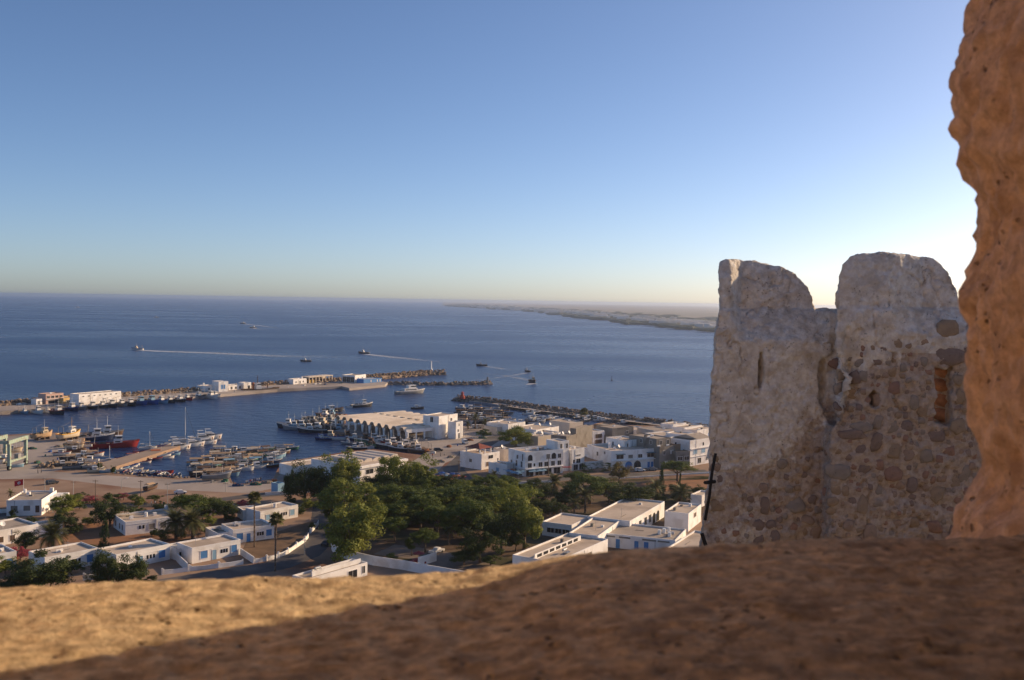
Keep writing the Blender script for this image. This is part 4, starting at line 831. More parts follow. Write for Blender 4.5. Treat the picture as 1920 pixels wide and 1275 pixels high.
wall_run('hedge_wall', 'broken pale wall under the hedge by the street', [(1160,898),(1230,893),(1330,887)], 0.5)
wall_run('quay_parapet', 'blue-grey quay wall below the south breakwater head', [(880,757),(915,761),(935,764.5)], 2.0, 0.8, m=mat('blue_grey_wall',(0.12,0.15,0.2),(0.16,0.18,0.22),0.9,0.3))
wall_run('shed_wall', 'white shed wall by the parked pickup in the yard', [(784,1062),(818,1052)], 2.4)
# ------------------------------------------------------------------ boats
def paint(name, c, r=0.45, k=0.82): return mat('boat_'+name, c, tuple(x*k for x in c), r, 0.9, spec=0.4, coord='obj')
PT = {'white':paint('white',(0.76,0.74,0.70)),'blue':paint('blue',(0.035,0.10,0.34)),'dark':paint('dark',(0.028,0.032,0.042)),'red':paint('red',(0.30,0.025,0.025)),'green':paint('green',(0.045,0.16,0.10)),
      'pale blue':paint('paleblue',(0.22,0.38,0.50)),'grey':paint('grey',(0.26,0.26,0.26)),'tan':paint('tan',(0.50,0.34,0.20),0.8),'yellow':paint('yellow',(0.72,0.40,0.05)),'brown':paint('brown',(0.13,0.075,0.045),0.8),
      'orange':paint('orange',(0.55,0.16,0.05)),'cream':paint('cream',(0.62,0.52,0.38)),'navy':paint('navy',(0.02,0.035,0.09))}
DECKM = mat('deck_planks', (0.27,0.20,0.14),(0.19,0.14,0.10),0.85,1.2,coord='obj'); NETM = mat('fishing_net', (0.06,0.075,0.06),(0.13,0.09,0.06),0.95,2.0,0.5,8,coord='obj')
STEEL = mat('rig_steel', (0.30,0.28,0.26), rough=0.5, metal=0.3); GLASS = DARK
def hull_pts(L, B, fr, rise, z_lo, z_hi, n=9, inset=0.0, flare=1.0):
    # returns rows (left z_lo, left z_hi, right...) along the hull between two relative heights 0..1 of freeboard
    rows = []
    for i in range(n):
        t = i/(n-1); b = B/2*(0.86+0.14*min(1,t/0.35))*(1-max(0,(t-0.42)/0.58)**2.1)*0.998+0.012*B
        top = fr*(1+rise*t**2.4+0.18*rise*(1-t)**3)
        def P(k):
            z = top*k if k >= 0 else k; f = 0.80+0.20*max(0,min(1,k)) if k >= 0 else 0.5
            x = -L/2+L*t*(0.93+0.07*max(0,k)) if True else 0
            return x, max(0.01, b*f-inset), z
        rows.append((P(z_lo), P(z_hi)))
    return rows
def hull_mesh(L, B, fr, rise, n=9):
    mb = MB(); ks = [-0.45, 0.06, 0.5, 0.8]; V = []; m_ = len(ks)
    for i in range(n):
        t = i/(n-1)
        for sgn in (1,-1):
            for k in ks:
                (x,y,z), _ = hull_pts(L,B,fr,rise,k,k,n)[i]; V.append((x, sgn*y, z))
    st = 2*m_
    fs = []
    for i in range(n-1):
        for j in range(m_-1):
            a = i*st+j; fs.append((a,a+1,a+st+1,a+st)); b = a+m_; fs.append((b+1,b,b+st,b+st+1))
        fs.append((i*st+m_, i*st, (i+1)*st, (i+1)*st+m_))
    fs.append(tuple([j for j in range(m_-1,-1,-1)]+[m_+j for j in range(m_)])); e = (n-1)*st
    fs.append(tuple([e+j for j in range(m_)]+[e+m_+j for j in range(m_-1,-1,-1)]))
    return mb.add(V, fs)
def rail_mesh(L, B, fr, rise, n=9, t=0.12):
    mb = MB(); rows = hull_pts(L,B,fr,rise,0.8,1.0,n); V = []
    for (x0,y0,z0),(x1,y1,z1) in rows:
        V += [(x0,y0,z0),(x1,y1,z1),(x1,max(0.0,y1-t),z1),(x0,max(0.0,y0-t),z0),(x0,-y0,z0),(x1,-y1,z1),(x1,-max(0.0,y1-t),z1),(x0,-max(0.0,y0-t),z0)]
    fs = []
    for i in range(n-1):
        a = 8*i; b = a+8
        for j in range(3): fs.append((a+j,a+j+1,b+j+1,b+j)); fs.append((a+4+j+1,a+4+j,b+4+j,b+4+j+1))
    fs.append((0,4,5,1)); fs.append((2,6,7,3))
    return mb.add(V, fs)
def deck_mesh(L, B, fr, rise, k=0.78, n=9):
    mb = MB(); rows = hull_pts(L,B,fr,rise,k,k,n,0.03); V = []
    for (x,y,z),_ in rows: V += [(x,y,z),(x,-y,z)]
    return mb.add(V, [(2*i+1,2*i+3,2*i+2,2*i) for i in range(n-1)])
def base_boat(name, L, B, fr, rise, hc, rc, deck=True, k=0.78):
    r = empty(name, (0,0,0)); hull_mesh(L,B,fr,rise).build('hull', PT[hc], r, True, False); rail_mesh(L,B,fr,rise).build('rail', PT[rc], r, False, False)
    deck_mesh(L,B,fr,rise,k).build('deck', DECKM if deck else PT['cream'], r, False, False); return r
def pt(r, name, m, fn, sm=False): mb = MB(); fn(mb); return mb.build(name, m, r, sm, False)
def trawler(hc, rc, cc='white', L=17.0, B=5.2, accent='white'):
    r = base_boat('trawler', L, B, 1.9, 0.75, hc, rc); z = 1.5
    pt(r, 'wheelhouse', PT[cc], lambda m: m.box(-0.6,2.8,-1.35,1.35,z,z+2.0).box(0.2,2.6,-1.15,1.15,z+2.0,z+3.5).box(-0.1,2.9,-1.4,1.4,z+3.5,z+3.65))
    pt(r, 'window_band', GLASS, lambda m: m.box(0.5,2.62,-1.17,1.17,z+2.5,z+3.15).box(0,2.0,-1.37,1.37,z+0.9,z+1.4))
    pt(r, 'mast', PT[accent], lambda m: m.bar((1.2,0,z+3.6),(1.2,0,z+8.2),0.10,0.05).bar((1.2,-0.9,z+6.2),(1.2,0.9,z+6.2),0.05))
    pt(r, 'gantry', STEEL, lambda m: m.bar((-L*0.42,1.8,z),(-L*0.40,1.5,z+4.0),0.11).bar((-L*0.42,-1.8,z),(-L*0.40,-1.5,z+4.0),0.11).bar((-L*0.40,1.5,z+4.0),(-L*0.40,-1.5,z+4.0),0.11).bar((-L*0.40,0,z+4),(0.9,0,z+6.0),0.05))
    pt(r, 'net_pile', NETM, lambda m: m.ball((-L*0.25,0.3,z+0.25),1.6,1.3,0.9).ball((-L*0.33,-0.7,z+0.2),1.1,0.9,0.7))
    pt(r, 'winch', PT['brown'], lambda m: m.bar((-1.6,-0.9,z+0.5),(-1.6,0.9,z+0.5),0.45,0.45,8).box(-2.0,-1.2,-1.1,-0.9,z,z+0.9))
    pt(r, 'bow_rail', STEEL, lambda m: m.bar((L*0.30,1.3,2.6),(L*0.47,0.2,3.4),0.05).bar((L*0.30,-1.3,2.6),(L*0.47,-0.2,3.4),0.05))
    return r
def fisher(hc, rc, top='tan', L=9.0, B=3.0):
    r = base_boat('fishing_boat', L, B, 1.15, 0.7, hc, rc); z = 0.9
    if top == 'cabin':
        pt(r, 'cabin', PT['white'], lambda m: m.box(-1.9,0.3,-0.85,0.85,z,z+1.7).box(-2.1,0.5,-0.95,0.95,z+1.7,z+1.8))
        pt(r, 'cabin_window', GLASS, lambda m: m.box(-1.4,0.32,-0.87,0.87,z+0.95,z+1.4))
    else:
        pt(r, 'canopy', PT[top], lambda m: m.add([(-3.4,-1.35,z+1.55),(1.2,-1.35,z+1.55),(1.2,0,z+2.0),(-3.4,0,z+2.0),(1.2,1.35,z+1.55),(-3.4,1.35,z+1.55),(-3.4,-1.35,z+1.45),(1.2,-1.35,z+1.45),(1.2,1.35,z+1.45),(-3.4,1.35,z+1.45)],[(0,1,2,3),(3,2,4,5),(6,9,8,7),(0,6,7,1),(1,7,8,4,2),(4,8,9,5),(5,9,6,0,3)]))
        pt(r, 'canopy_frame', STEEL, lambda m: [m.bar((x,y,z),(x,y,z+1.5),0.05) for x in (-3.2,-1,1.0) for y in (-1.25,1.25)])
    pt(r, 'mast', PT['white'], lambda m: m.bar((1.6,0,z),(1.6,0,z+3.2),0.06,0.04))
    pt(r, 'gear_pile', NETM, lambda m: m.ball((2.5,0,z+0.1),0.8,0.7,0.5,8,5).ball((-2.7,0.2,z+0.1),0.8,0.8,0.55,8,5))
    return r
def skiff(hc, rc, inner='cream', L=5.2, B=1.95):
    r = base_boat('skiff', L, B, 0.72, 0.6, hc, rc, False, 0.45)
    pt(r, 'thwart', PT['brown'], lambda m: m.box(-1.2,-0.9,-0.78,0.78,0.5,0.56).box(0.5,0.8,-0.78,0.78,0.55,0.61))
    pt(r, 'outboard', PT['dark'], lambda m: m.box(-L/2-0.28,-L/2+0.02,-0.16,0.16,0.45,1.15).box(-L/2-0.2,-L/2-0.08,-0.06,0.06,-0.4,0.45))
    return r
def cruiser(hc='white', L=10.5, B=3.4, fly=True):
    r = base_boat('motor_yacht', L, B, 1.5, 0.45, hc, 'white', False, 0.8); z = 1.2
    pt(r, 'cabin', PT['white'], lambda m: m.add([(-2.6,-1.3,z),(3.2,-0.9,z),(3.2,0.9,z),(-2.6,1.3,z),(-2.4,-1.1,z+1.4),(1.4,-0.85,z+1.4),(1.4,0.85,z+1.4),(-2.4,1.1,z+1.4)],[(0,1,5,4),(1,2,6,5),(2,3,7,6),(3,0,4,7),(4,5,6,7)]))
    pt(r, 'windscreen', GLASS, lambda m: m.add([(-2.0,-1.24,z+0.6),(2.55,-0.93,z+0.6),(2.55,0.93,z+0.6),(-2.0,1.24,z+0.6),(-2.0,-1.18,z+1.1),(1.95,-0.91,z+1.1),(1.95,0.91,z+1.1),(-2.0,1.18,z+1.1)],[(0,1,5,4),(1,2,6,5),(2,3,7,6)]))
    if fly:
        pt(r, 'flybridge', PT['white'], lambda m: m.box(-2.2,0.8,-0.95,0.95,z+1.4,z+1.9).bar((-1.8,0.7,z+1.9),(-2.1,0.7,z+3.2),0.05).bar((-1.8,-0.7,z+1.9),(-2.1,-0.7,z+3.2),0.05).box(-2.3,0.2,-0.9,0.9,z+3.2,z+3.28))
    pt(r, 'bow_rail', STEEL, lambda m: m.bar((1.5,1.3,1.9),(4.8,0.2,2.6),0.03).bar((1.5,-1.3,1.9),(4.8,-0.2,2.6),0.03))
    pt(r, 'fender', PT['orange'], lambda m: m.bar((L*0.38,-0.95,0.4),(L*0.38,-0.95,1.4),0.22))
    return r
def sailer(L, H, hc='white'):
    r = base_boat('sailing_boat', L, L*0.29, 1.0, 0.4, hc, 'white', False, 0.9)
    pt(r, 'cabin', PT['white'], lambda m: m.box(-L*0.15,L*0.2,-L*0.08,L*0.08,0.9,1.5)); pt(r, 'cabin_window', GLASS, lambda m: m.box(-L*0.12,L*0.17,-L*0.082,L*0.082,1.1,1.35))
    pt(r, 'mast', PT['white'], lambda m: m.bar((L*0.08,0,0.9),(L*0.08,0,H),0.17,0.13,8)); pt(r, 'boom', PT['cream'], lambda m: m.bar((L*0.07,0,2.4),(-L*0.40,0,2.4),0.16,0.14))
    pt(r, 'forestay', PT['dark'], lambda m: m.bar((L*0.08,0,H*0.97),(L*0.47,0,1.3),0.06)); pt(r, 'backstay', STEEL, lambda m: m.bar((L*0.08,0,H*0.97),(-L*0.48,0,1.1),0.025))
    pt(r, 'bimini', PT['white'], lambda m: m.box(-L*0.44,-L*0.22,-L*0.1,L*0.1,2.6,2.68)); return r
def put(key, make, p, ang, label, cat, group, z=0.0, s=1.0):
    o = proto_used(key, make); o.location = (p.x,p.y,z); o.rotation_euler = (0,0,ang); o.scale = (s,s,s)
    for k in ('label','category','group'):
        if k in o: del o[k]
    return tag(o, label, cat, group)
def ang_of(v): return math.atan2(v.y, v.x)
ORD = 'first second third fourth fifth sixth seventh eighth ninth tenth eleventh twelfth thirteenth fourteenth fifteenth sixteenth seventeenth eighteenth nineteenth twentieth'.split()
NRM = Vector((0.84,-0.54,0)); ALO = Vector((0.54,0.84,0))
# trawlers moored stern-to along the main breakwater quay (picture x, waterline y, hull, rail)
row = [(45,775,'pale blue','white',0.62),(70,775,'white','white',0.85),(88,774,'white','white',0.7),(108,776,'dark','red',1.0),(133,769.5,'navy','blue',0.95),(150,767,'grey','white',0.85),(172,766,'dark','white',0.9),(190,764,'dark','white',0.85),(208,763,'dark','grey',0.95),(226,761.5,'grey','dark',0.9),(243,760.5,'dark','dark',0.95),(262,758.5,'blue','blue',1.1),(282,757,'blue','blue',1.1),(300,756,'pale blue','blue',0.95),(317,755,'dark','dark',0.9),(336,753,'dark','white',0.9),(349,750,'red','dark',0.8),(370,747.5,'grey','dark',0.95),(393,747,'white','white',1.05),(402,744,'white','grey',0.8)]
for i, (px,py,hc,rc,s) in enumerate(row):
    p = at(px,py,0.0); a = ang_of(NRM)+rnd.uniform(-0.12,0.12)
    put(('t',hc,rc), lambda: trawler(hc,rc,'pale blue' if hc == 'blue' else 'white',accent='blue' if hc == 'blue' else 'white'), p, a, '%s-hulled trawler with %s rail, %s along the breakwater quay from the near end' % (hc,rc,ORD[i]), 'trawler', 'trawlers moored along the breakwater quay', s=s)
for i, (px,py) in enumerate(((423,738.8),(572,727.5),(592,725),(600,724.2),(330,749.5))):
    put(('f','white','grey','cabin'), lambda: fisher('white','grey','cabin'), at(px,py,0), ang_of(ALO)+0.1, 'small white workboat tied along the breakwater quay, %s counting from the dredger' % ORD[i], 'workboat', 'workboats along the breakwater quay', s=0.95)
put(('sk','pale blue','white'), lambda: skiff('pale blue','white'), at(640,727.5,0), ang_of(ALO), 'pale skiff tied at the quay step below the boat hall', 'skiff', None, s=1.6)
# dredger
def dredger():
    r = base_boat('dredger', 30, 8, 2.6, 0.35, 'dark', 'brown'); z = 2.1
    pt(r, 'wheelhouse', PT['white'], lambda m: m.box(-5,-0.5,-2.6,2.6,z,z+2.6).box(-4.4,-1,-2,2,z+2.6,z+5.0)); pt(r, 'window_band', GLASS, lambda m: m.box(-4.0,-0.98,-2.02,2.02,z+3.5,z+4.4))
    pt(r, 'mast', PT['brown'], lambda m: m.bar((-3,0,z+5),(-3,0,z+11),0.35,0.15).bar((-3,-1.2,z+9),(-3,1.2,z+9),0.1)); pt(r, 'funnel', PT['orange'], lambda m: m.bar((-6.5,0,z),(-6.5,0,z+5.5),0.8,0.7,10))
    pt(r, 'deck_crane', PT['brown'], lambda m: m.bar((5,0,z),(5,0,z+3),0.5).bar((5,0,z+3),(11,0,z+4.5),0.25)); pt(r, 'hatch', PT['grey'], lambda m: m.box(1,9,-2.2,2.2,z,z+0.9)); return r
put('dredger', dredger, at(490,735,0), ang_of(ALO)-0.35, 'long dark dredger with white wheelhouse alongside the breakwater quay', 'dredger', None)
# patrol vessel leaving harbour
def patrol():
    r = base_boat('patrol_vessel', 27, 6, 2.4, 0.5, 'grey', 'white'); z = 2.0
    pt(r, 'superstructure', PT['white'], lambda m: m.box(-7,5,-2.1,2.1,z,z+2.3).box(-3,4,-1.7,1.7,z+2.3,z+4.6)); pt(r, 'window_band', GLASS, lambda m: m.box(-1,4.03,-1.73,1.73,z+3.2,z+4.1).box(-6,4,-2.13,2.13,z+1.0,z+1.6))
    pt(r, 'mast', STEEL, lambda m: m.bar((-1,0,z+4.6),(-1,0,z+9),0.2,0.08).bar((-1,-1.4,z+6.8),(-1,1.4,z+6.8),0.08).bar((-5,0,z+2.3),(-5,0,z+7),0.12,0.05)); pt(r, 'hull_stripe', PT['navy'], lambda m: m.box(-12,4,-2.75,2.75,1.0,1.25)); pt(r, 'stern_boat', PT['grey'], lambda m: m.ball((-9.5,0,z+0.4),1.8,1.0,0.5)); return r
put('patrol', patrol, at(770,738,0), ang_of(Vector((0.75,0.66,0))), 'grey-hulled white patrol vessel with dark windows in mid channel', 'patrol vessel', None)
# hauled-out boats and larger boats by the yard
def stand(r, L, w_): pt(r, 'cradle', PT['brown'], lambda m: [m.box(x-0.2,x+0.2,-w_,w_,-1.55,-0.2) for x in (-L*0.3,0,L*0.25)])
o = put(('yard','tan'), lambda: trawler('tan','tan','cream',L=13), at(80,824,GZ), ang_of(Vector((0.45,0.89,0))), 'tan wooden trawler hauled out on the quay', 'trawler', None, z=GZ+1.4, s=0.85); stand(o, 13, 1.6)
o = put(('yard','yellow'), lambda: trawler('cream','yellow','white',L=14,accent='yellow'), at(131,824,GZ), ang_of(Vector((0.38,0.92,0))), 'pale trawler with yellow rail hauled out at the quay edge', 'trawler', None, z=GZ+1.4, s=0.95); stand(o, 14, 1.7)
put(('t','navy','white'), lambda: trawler('navy','white'), at(176,826,0), ang_of(Vector((0.93,0.36,0))), 'navy trawler with white rail behind the red trawler', 'trawler', None, s=1.15)
put(('t','brown','grey'), lambda: trawler('brown','grey'), at(196,819,0), ang_of(Vector((0.93,0.36,0))), 'brown trawler furthest out of the three by the yard corner', 'trawler', None, s=1.1)
put(('t','red','white2'), lambda: trawler('red','red','white',L=20), at(216,839,0), ang_of(Vector((0.93,0.36,0))), 'large bright red trawler moored by the boat yard', 'trawler', None, s=1.1)
yard = [(140,840,'cream','tan'),(117,854,'white','red'),(143,848,'brown','brown'),(178,856,'white','orange'),(160,857,'dark','white'),(150,862,'tan','brown'),(128,864,'dark','dark'),(148,870,'brown','white'),(120,874,'dark','grey'),(138,879,'grey','dark'),(165,868,'white','white'),(155,878,'dark','white'),(173,879,'grey','white'),(180,884,'dark','white'),(134,836,'tan','cream'),(157,838,'white','tan')]
for i, (px,py,hc,rc) in enumerate(yard):
    p = at(px,py,GZ); a = rnd.choice([0.4,0.5,0.3,3.5])+rnd.uniform(-0.3,0.3)
    put(('f',hc,rc,'cabin' if i % 3 else 'tan'), lambda: fisher(hc,rc,'cabin' if i % 3 else 'tan'), p, a, '%s fishing boat with %s rail, %s counted across the boat yard' % (hc,rc,ORD[i]), 'fishing boat', 'fishing boats drawn up in the boat yard', z=GZ+0.4, s=rnd.uniform(0.7,0.95))
put(('f','cream','cream','cabin'), lambda: fisher('cream','cream','cabin'), at(181,886,GZ), 0.3, 'cream dinghy with cabin alone on the quay edge', 'fishing boat', None, z=GZ+0.35, s=0.75)
put(('sk','pale blue','white'), lambda: skiff('pale blue','white'), at(203,886,GZ), 0.2, 'pale blue skiff ashore at the pier root', 'skiff', None, z=GZ+0.3, s=1.2)
put(('sk','pale blue','white'), lambda: skiff('pale blue','white'), at(30,876,GZ), 0.5, 'pale skiff lying on the concrete by the boat lift wheels', 'skiff', None, z=GZ+0.3, s=1.2)
# pier: north side yachts and skiffs
put('sail_big', lambda: sailer(13.5,17.2), at(343,828.5,0), ang_of(Vector((0.9,0.43,0))), 'sailing yacht with the tall white mast at the pier end', 'sailing boat', None)
put('sail_small', lambda: sailer(8,8.2), at(278,842,0), ang_of(Vector((0.9,0.43,0))), 'small sailing boat with a short mast midway along the pier', 'sailing boat', None)
put('sail_tiny', lambda: sailer(6.5,7.0), at(203,866,0), ang_of(Vector((0.9,0.43,0))), 'little sailing dinghy with bare mast at the pier root', 'sailing boat', None)
for i, (px,py,s,lab) in enumerate([(334,843,1.15,'white motor yacht with orange fenders nearest along the pier side'),(362,837,1.1,'white flybridge yacht moored just past the tall mast'),(386,833,1.05,'white motor yacht with low bow at the outer pier end'),(380,826,1.15,'white flybridge yacht on the far side of the outer pier end'),(394,823,1.15,'outermost white motor yacht of the pier group')]):
    put('cruiser' if i != 2 else 'cruiser_open', (lambda: cruiser()) if i != 2 else (lambda: cruiser(fly=False)), at(px,py,0), ang_of(Vector((0.88,0.47,0)))+rnd.uniform(-0.1,0.1), lab, 'motor yacht', 'white motor yachts at the pier end', s=s)
cols_s = ['white','white','white','cream','pale blue','grey','red','white','navy']
def skrow(pts, place, grp, seed, heading, z=0.0, sc_=(0.85,1.15), jit=0.3):
    r2 = random.Random(seed)
    for i, (px,py) in enumerate(pts):
        hc = r2.choice(cols_s); rc = r2.choice(['white','white','cream','blue','red'])
        put(('sk',hc,rc), lambda: skiff(hc,rc), at(px,py,0), heading+r2.uniform(-jit,jit), '%s skiff with %s rail, %s' % (hc,rc,place % ORD[min(i,19)]), 'skiff', grp, z=z, s=r2.uniform(*sc_))
skrow([(212,864.5),(218,862.5),(229,860),(244,855.5),(249,853),(262,849.5),(292,843),(299,840),(304,838),(311,835),(318,833),(288,846)], '%s along the far side of the pier', 'skiffs on the far side of the pier', 11, 0.5)
skrow([(217,882),(224,879),(231,879),(236,874),(243,871),(249,868),(255,866),(259,864),(265,862),(272,868),(274,864),(246,876),(251,873),(238,882),(258,882),(230,884)], '%s along the near side of the pier', 'skiffs on the near side of the pier', 12, 0.45)
skrow([(300,855),(307,857),(313,853),(321,850),(316,859),(325,853),(294,850),(292,863)], '%s in the knot by the orange canopy', 'boats by the orange canopy', 13, 0.4, sc_=(1.0,1.3))
put(('f','white','white','orange'), lambda: fisher('white','white','orange'), at(296,853,0), 0.45, 'white boat with orange canopy midway along the pier', 'fishing boat', None, s=0.9)
skrow([(238,886.5),(246,888),(254,887),(263,888),(270,886),(277,888),(285,887),(292,889),(299,888),(305,891),(313,892),(321,893),(329,893),(337,892),(247,885)], '%s in the row along the near shore', 'skiffs along the near shore', 14, 1.3, jit=0.9)
put(('sk','red','red'), lambda: skiff('red','red'), at(310,888,0), 0.2, 'bright red skiff among the white ones on the near shore', 'skiff', None, s=1.3)
# packed raft of wooden boats in the central inlet
r2 = random.Random(31); tops = ['tan','tan','tan','cabin','cream','pale blue','grey','brown','tan','cabin']; hs_ = ['dark','navy','white','brown','grey','pale blue','dark','green']
raft = []
for j in range(8):
    y = 852+j*6.0
    x0 = 372+max(0,(3-j))*16+(4 if j % 2 else 0); x1 = [542,540,538,528,520,512,470,440][j]
    x = x0
    while x < x1: raft.append((x+r2.uniform(-4,4), y+r2.uniform(-2,2)-(x-380)*0.055, j)); x += r2.uniform(19,25)
for (px,py,j) in raft:
    hc, tp = r2.choice(hs_), r2.choice(tops); rc = r2.choice(['white','white','pale blue','brown','tan'])
    put(('f',hc,rc,tp), lambda: fisher(hc,rc,tp), at(px,py,0), ang_of(Vector((0.9,0.35,0)))+r2.uniform(-0.35,0.35), '%s wooden boat, %s rail, %s, %s row of the central raft' % (hc,rc,'cabin' if tp == 'cabin' else tp+' canopy',ORD[j]), 'fishing boat', 'wooden boats packed into the central inlet', s=r2.uniform(0.8,1.2))
o = put(('f','grey','white','tan'), lambda: fisher('grey','white','tan'), at(407,900,GZ), 0.25, 'grey fishing boat with white rail propped ashore on the quay', 'fishing boat', None, z=GZ+0.9, s=1.2)
o = put(('f','brown','dark','tan'), lambda: fisher('brown','dark','tan'), at(284,921,GZ), 1.2, 'boat on a trailer with rolled nets on the dirt quay road', 'fishing boat', None, z=GZ+1.0, s=0.75)
# boats rafted off the market mole
ml = [(545,802,'dark','white',0.95),(556,806,'grey','white',0.95),(570,806,'navy','pale blue',1.0),(585,811,'dark','white',0.95),(600,810,'dark','dark',1.0),(590,797,'green','dark',1.0),(602,791,'dark','tan',1.0),(613,785,'green','red',0.95),(626,782,'dark','orange',0.9),(575,797,'dark','brown',0.9),(622,793,'brown','white',0.95),(609,800,'dark','brown',1.0),(630,804,'dark','grey',0.9),(640,811,'brown','dark',0.9)]
for i, (px,py,hc,rc,s) in enumerate(ml):
    put(('t',hc,rc), lambda: trawler(hc,rc,('grey','brown','white','pale blue','cream')[i % 5]), at(px,py,0), ang_of(Vector((-0.95,0.1,0)))+rnd.uniform(-0.25,0.25), '%s trawler with %s rail, %s rafted off the fish market end' % (hc,rc,ORD[i]), 'trawler', 'trawlers rafted off the fish market', s=s)
mf = [(624,824,'white','blue',1.05),(606,825,'navy','blue',0.6),(655,822,'blue','navy',0.9),(668,826,'navy','white',0.8),(655,833,'grey','white',0.6),(668,843,'dark','white',0.7),(680,842,'white','white',0.75),(690,830,'green','white',1.05),(707,829,'dark','green',1.0),(716,835,'dark','white',1.05),(724,832,'navy','white',0.95),(742,838,'dark','red',1.05),(748,833,'brown','orange',0.95),(765,843,'brown','tan',1.1),(755,846,'dark','white',1.0),(780,846,'tan','brown',1.0),(732,841,'dark','white',1.0),(700,838,'green','green',1.0),(788,849,'brown','grey',0.9),(738,826,'grey','blue',0.8),(768,835,'dark','pale blue',0.8),(782,838,'navy','white',0.8)]
for i, (px,py,hc,rc,s) in enumerate(mf):
    put(('t',hc,rc), lambda: trawler(hc,rc,('cream','grey','brown','white','green')[i % 5]), at(px,py,0), ang_of(Vector((-0.9,-0.2,0)))+rnd.uniform(-0.4,0.4), '%s trawler with %s rail, %s between fish market and boat store' % (hc,rc,ORD[i] if i < 20 else ('last but one','last')[i-20]), 'trawler', 'boats between the fish market and the boat store', s=s*0.85)
# small craft packed behind the market
r2 = random.Random(77)
for j in range(7):
    y = 768+j*4.4; x = 866+r2.uniform(0,8)-(4 if j < 2 else 0); xe = [905,935,955,955,945,960,1000][j]
    while x < xe:
        hc = r2.choice(['dark','brown','navy','grey','dark','white']); rc = r2.choice(['grey','white','brown','tan']); tp = r2.choice(['tan','cabin','grey','brown'])
        put(('f',hc,rc,tp), lambda: fisher(hc,rc,tp), at(x,y,0), ang_of(Vector((0.9,-0.2,0)))+r2.uniform(-0.4,0.4), '%s boat, %s rail, %s, %s row of basin behind fish market' % (hc,rc,'cabin' if tp == 'cabin' else tp+' cover',ORD[j]), 'fishing boat', 'boats in the shaded basin behind the fish market', s=r2.uniform(0.9,1.2)); x += r2.uniform(14,20)
for i, (px,py) in enumerate(((992,777),(1003,776),(996,787),(1008,785),(1022,788),(1033,786),(1046,789),(1012,792),(1105,786),(1117,787),(1125,789),(1098,790),(1132,791),(1170,795),(1085,785))):
    hc = ['white','dark','grey','navy','brown'][i % 5]
    put(('f',hc,'white','cabin'), lambda: fisher(hc,'white','cabin'), at(px,py,0), 0.3+0.2*(i % 3), '%s cabin boat, %s along the inner channel from the open basin' % (hc,ORD[i]), 'fishing boat', 'boats along the inner channel', s=0.95)
put(('f','dark','grey','cabin'), lambda: fisher('dark','grey','cabin'), at(783,767,0), 0.1, 'dark boat just beyond the fish market roof', 'fishing boat', None, s=1.0)
# boats under way and their wakes
FOAM = None
def foam_mat():
    m = bpy.data.materials.new('wake_foam'); m.use_nodes = True; t = m.node_tree; N = t.nodes; L = t.links; b = N['Principled BSDF']
    b.inputs['Base Color'].default_value = (0.75,0.78,0.80,1); b.inputs['Roughness'].default_value = 0.8
    g = N.new('ShaderNodeNewGeometry'); n = N.new('ShaderNodeTexNoise'); n.inputs['Scale'].default_value = 0.11; n.inputs['Detail'].default_value = 6; L.new(g.outputs['Position'], n.inputs['Vector'])
    a = N.new('ShaderNodeAttribute'); a.attribute_name = 'foam'
    s = N.new('ShaderNodeMath'); s.operation = 'ADD'; L.new(n.outputs['Fac'], s.inputs[0]); L.new(a.outputs['Fac'], s.inputs[1])
    r = N.new('ShaderNodeMapRange'); r.inputs[1].default_value = 0.85; r.inputs[2].default_value = 1.7; r.inputs[4].default_value = 0.8; L.new(s.outputs[0], r.inputs[0]); L.new(r.outputs[0], b.inputs['Alpha'])
    return m
FOAM = foam_mat()
def wake(px_pts, w0, w1, k=1.0):
    P = [at(q[0],q[1],0.05) for q in px_pts]; Q = []
    for a, b in zip(P, P[1:]): Q += [a.lerp(b, t/8) for t in range(8)]
    Q.append(P[-1]); V = []; A = []
    for i, p in enumerate(Q):
        d = (Q[min(i+1,len(Q)-1)]-Q[max(i-1,0)]).normalized(); n = Vector((-d.y,d.x,0)); t = i/(len(Q)-1); wd = 1.4*(w0+(w1-w0)*t)
        V += [p+n*wd/2, p, p-n*wd/2]; f = k*(1-0.85*t)**0.7; A += [0.45*f, 1.15*f, 0.45*f]
    Fc = [(3*i+j+1,3*i+j,3*i+3+j,3*i+4+j) for i in range(len(Q)-1) for j in range(2)]
    o = mesh_obj('foam_wake', V, Fc, FOAM); at_ = o.data.attributes.new('foam', 'FLOAT', 'POINT'); at_.data.foreach_set('value', A); tag(o, 'white foam wake trailing across the water', 'wake', kind='stuff')
def under_way(key, make, px, py, dirv, label, s=1.0, cat='boat'): put(key, make, at(px,py,0), ang_of(Vector(dirv)), label, cat, 'boats under way at sea', s=s)
under_way(('t','white','blue'), lambda: trawler('white','blue'), 257,656, (-1,0.15,0), 'trawler speeding out to sea with the longest white wake', 1.0); wake([(262,656.5),(300,658.5),(400,662),(520,667.5),(640,670)], 9, 34, 1.2)
under_way(('f','white','white','cabin'), lambda: fisher('white','white','cabin'), 145,577, (-1,-0.1,0), 'tiny boat closest to the horizon', 2.2); wake([(146,577.2),(136,578)], 8, 14)
under_way(('f','white','white','cabin'), lambda: fisher('white','white','cabin'), 293,596, (1,0,0), 'lone boat below the horizon left of the paired boats', 1.8); wake([(294,596),(286,595.8)], 8, 14)
under_way(('f','dark','white','cabin'), lambda: fisher('dark','white','cabin'), 455,607, (-1,0.1,0), 'farther of the paired boats with crossing wakes', 1.8); wake([(457,607.2),(490,611),(530,617)], 6, 24)
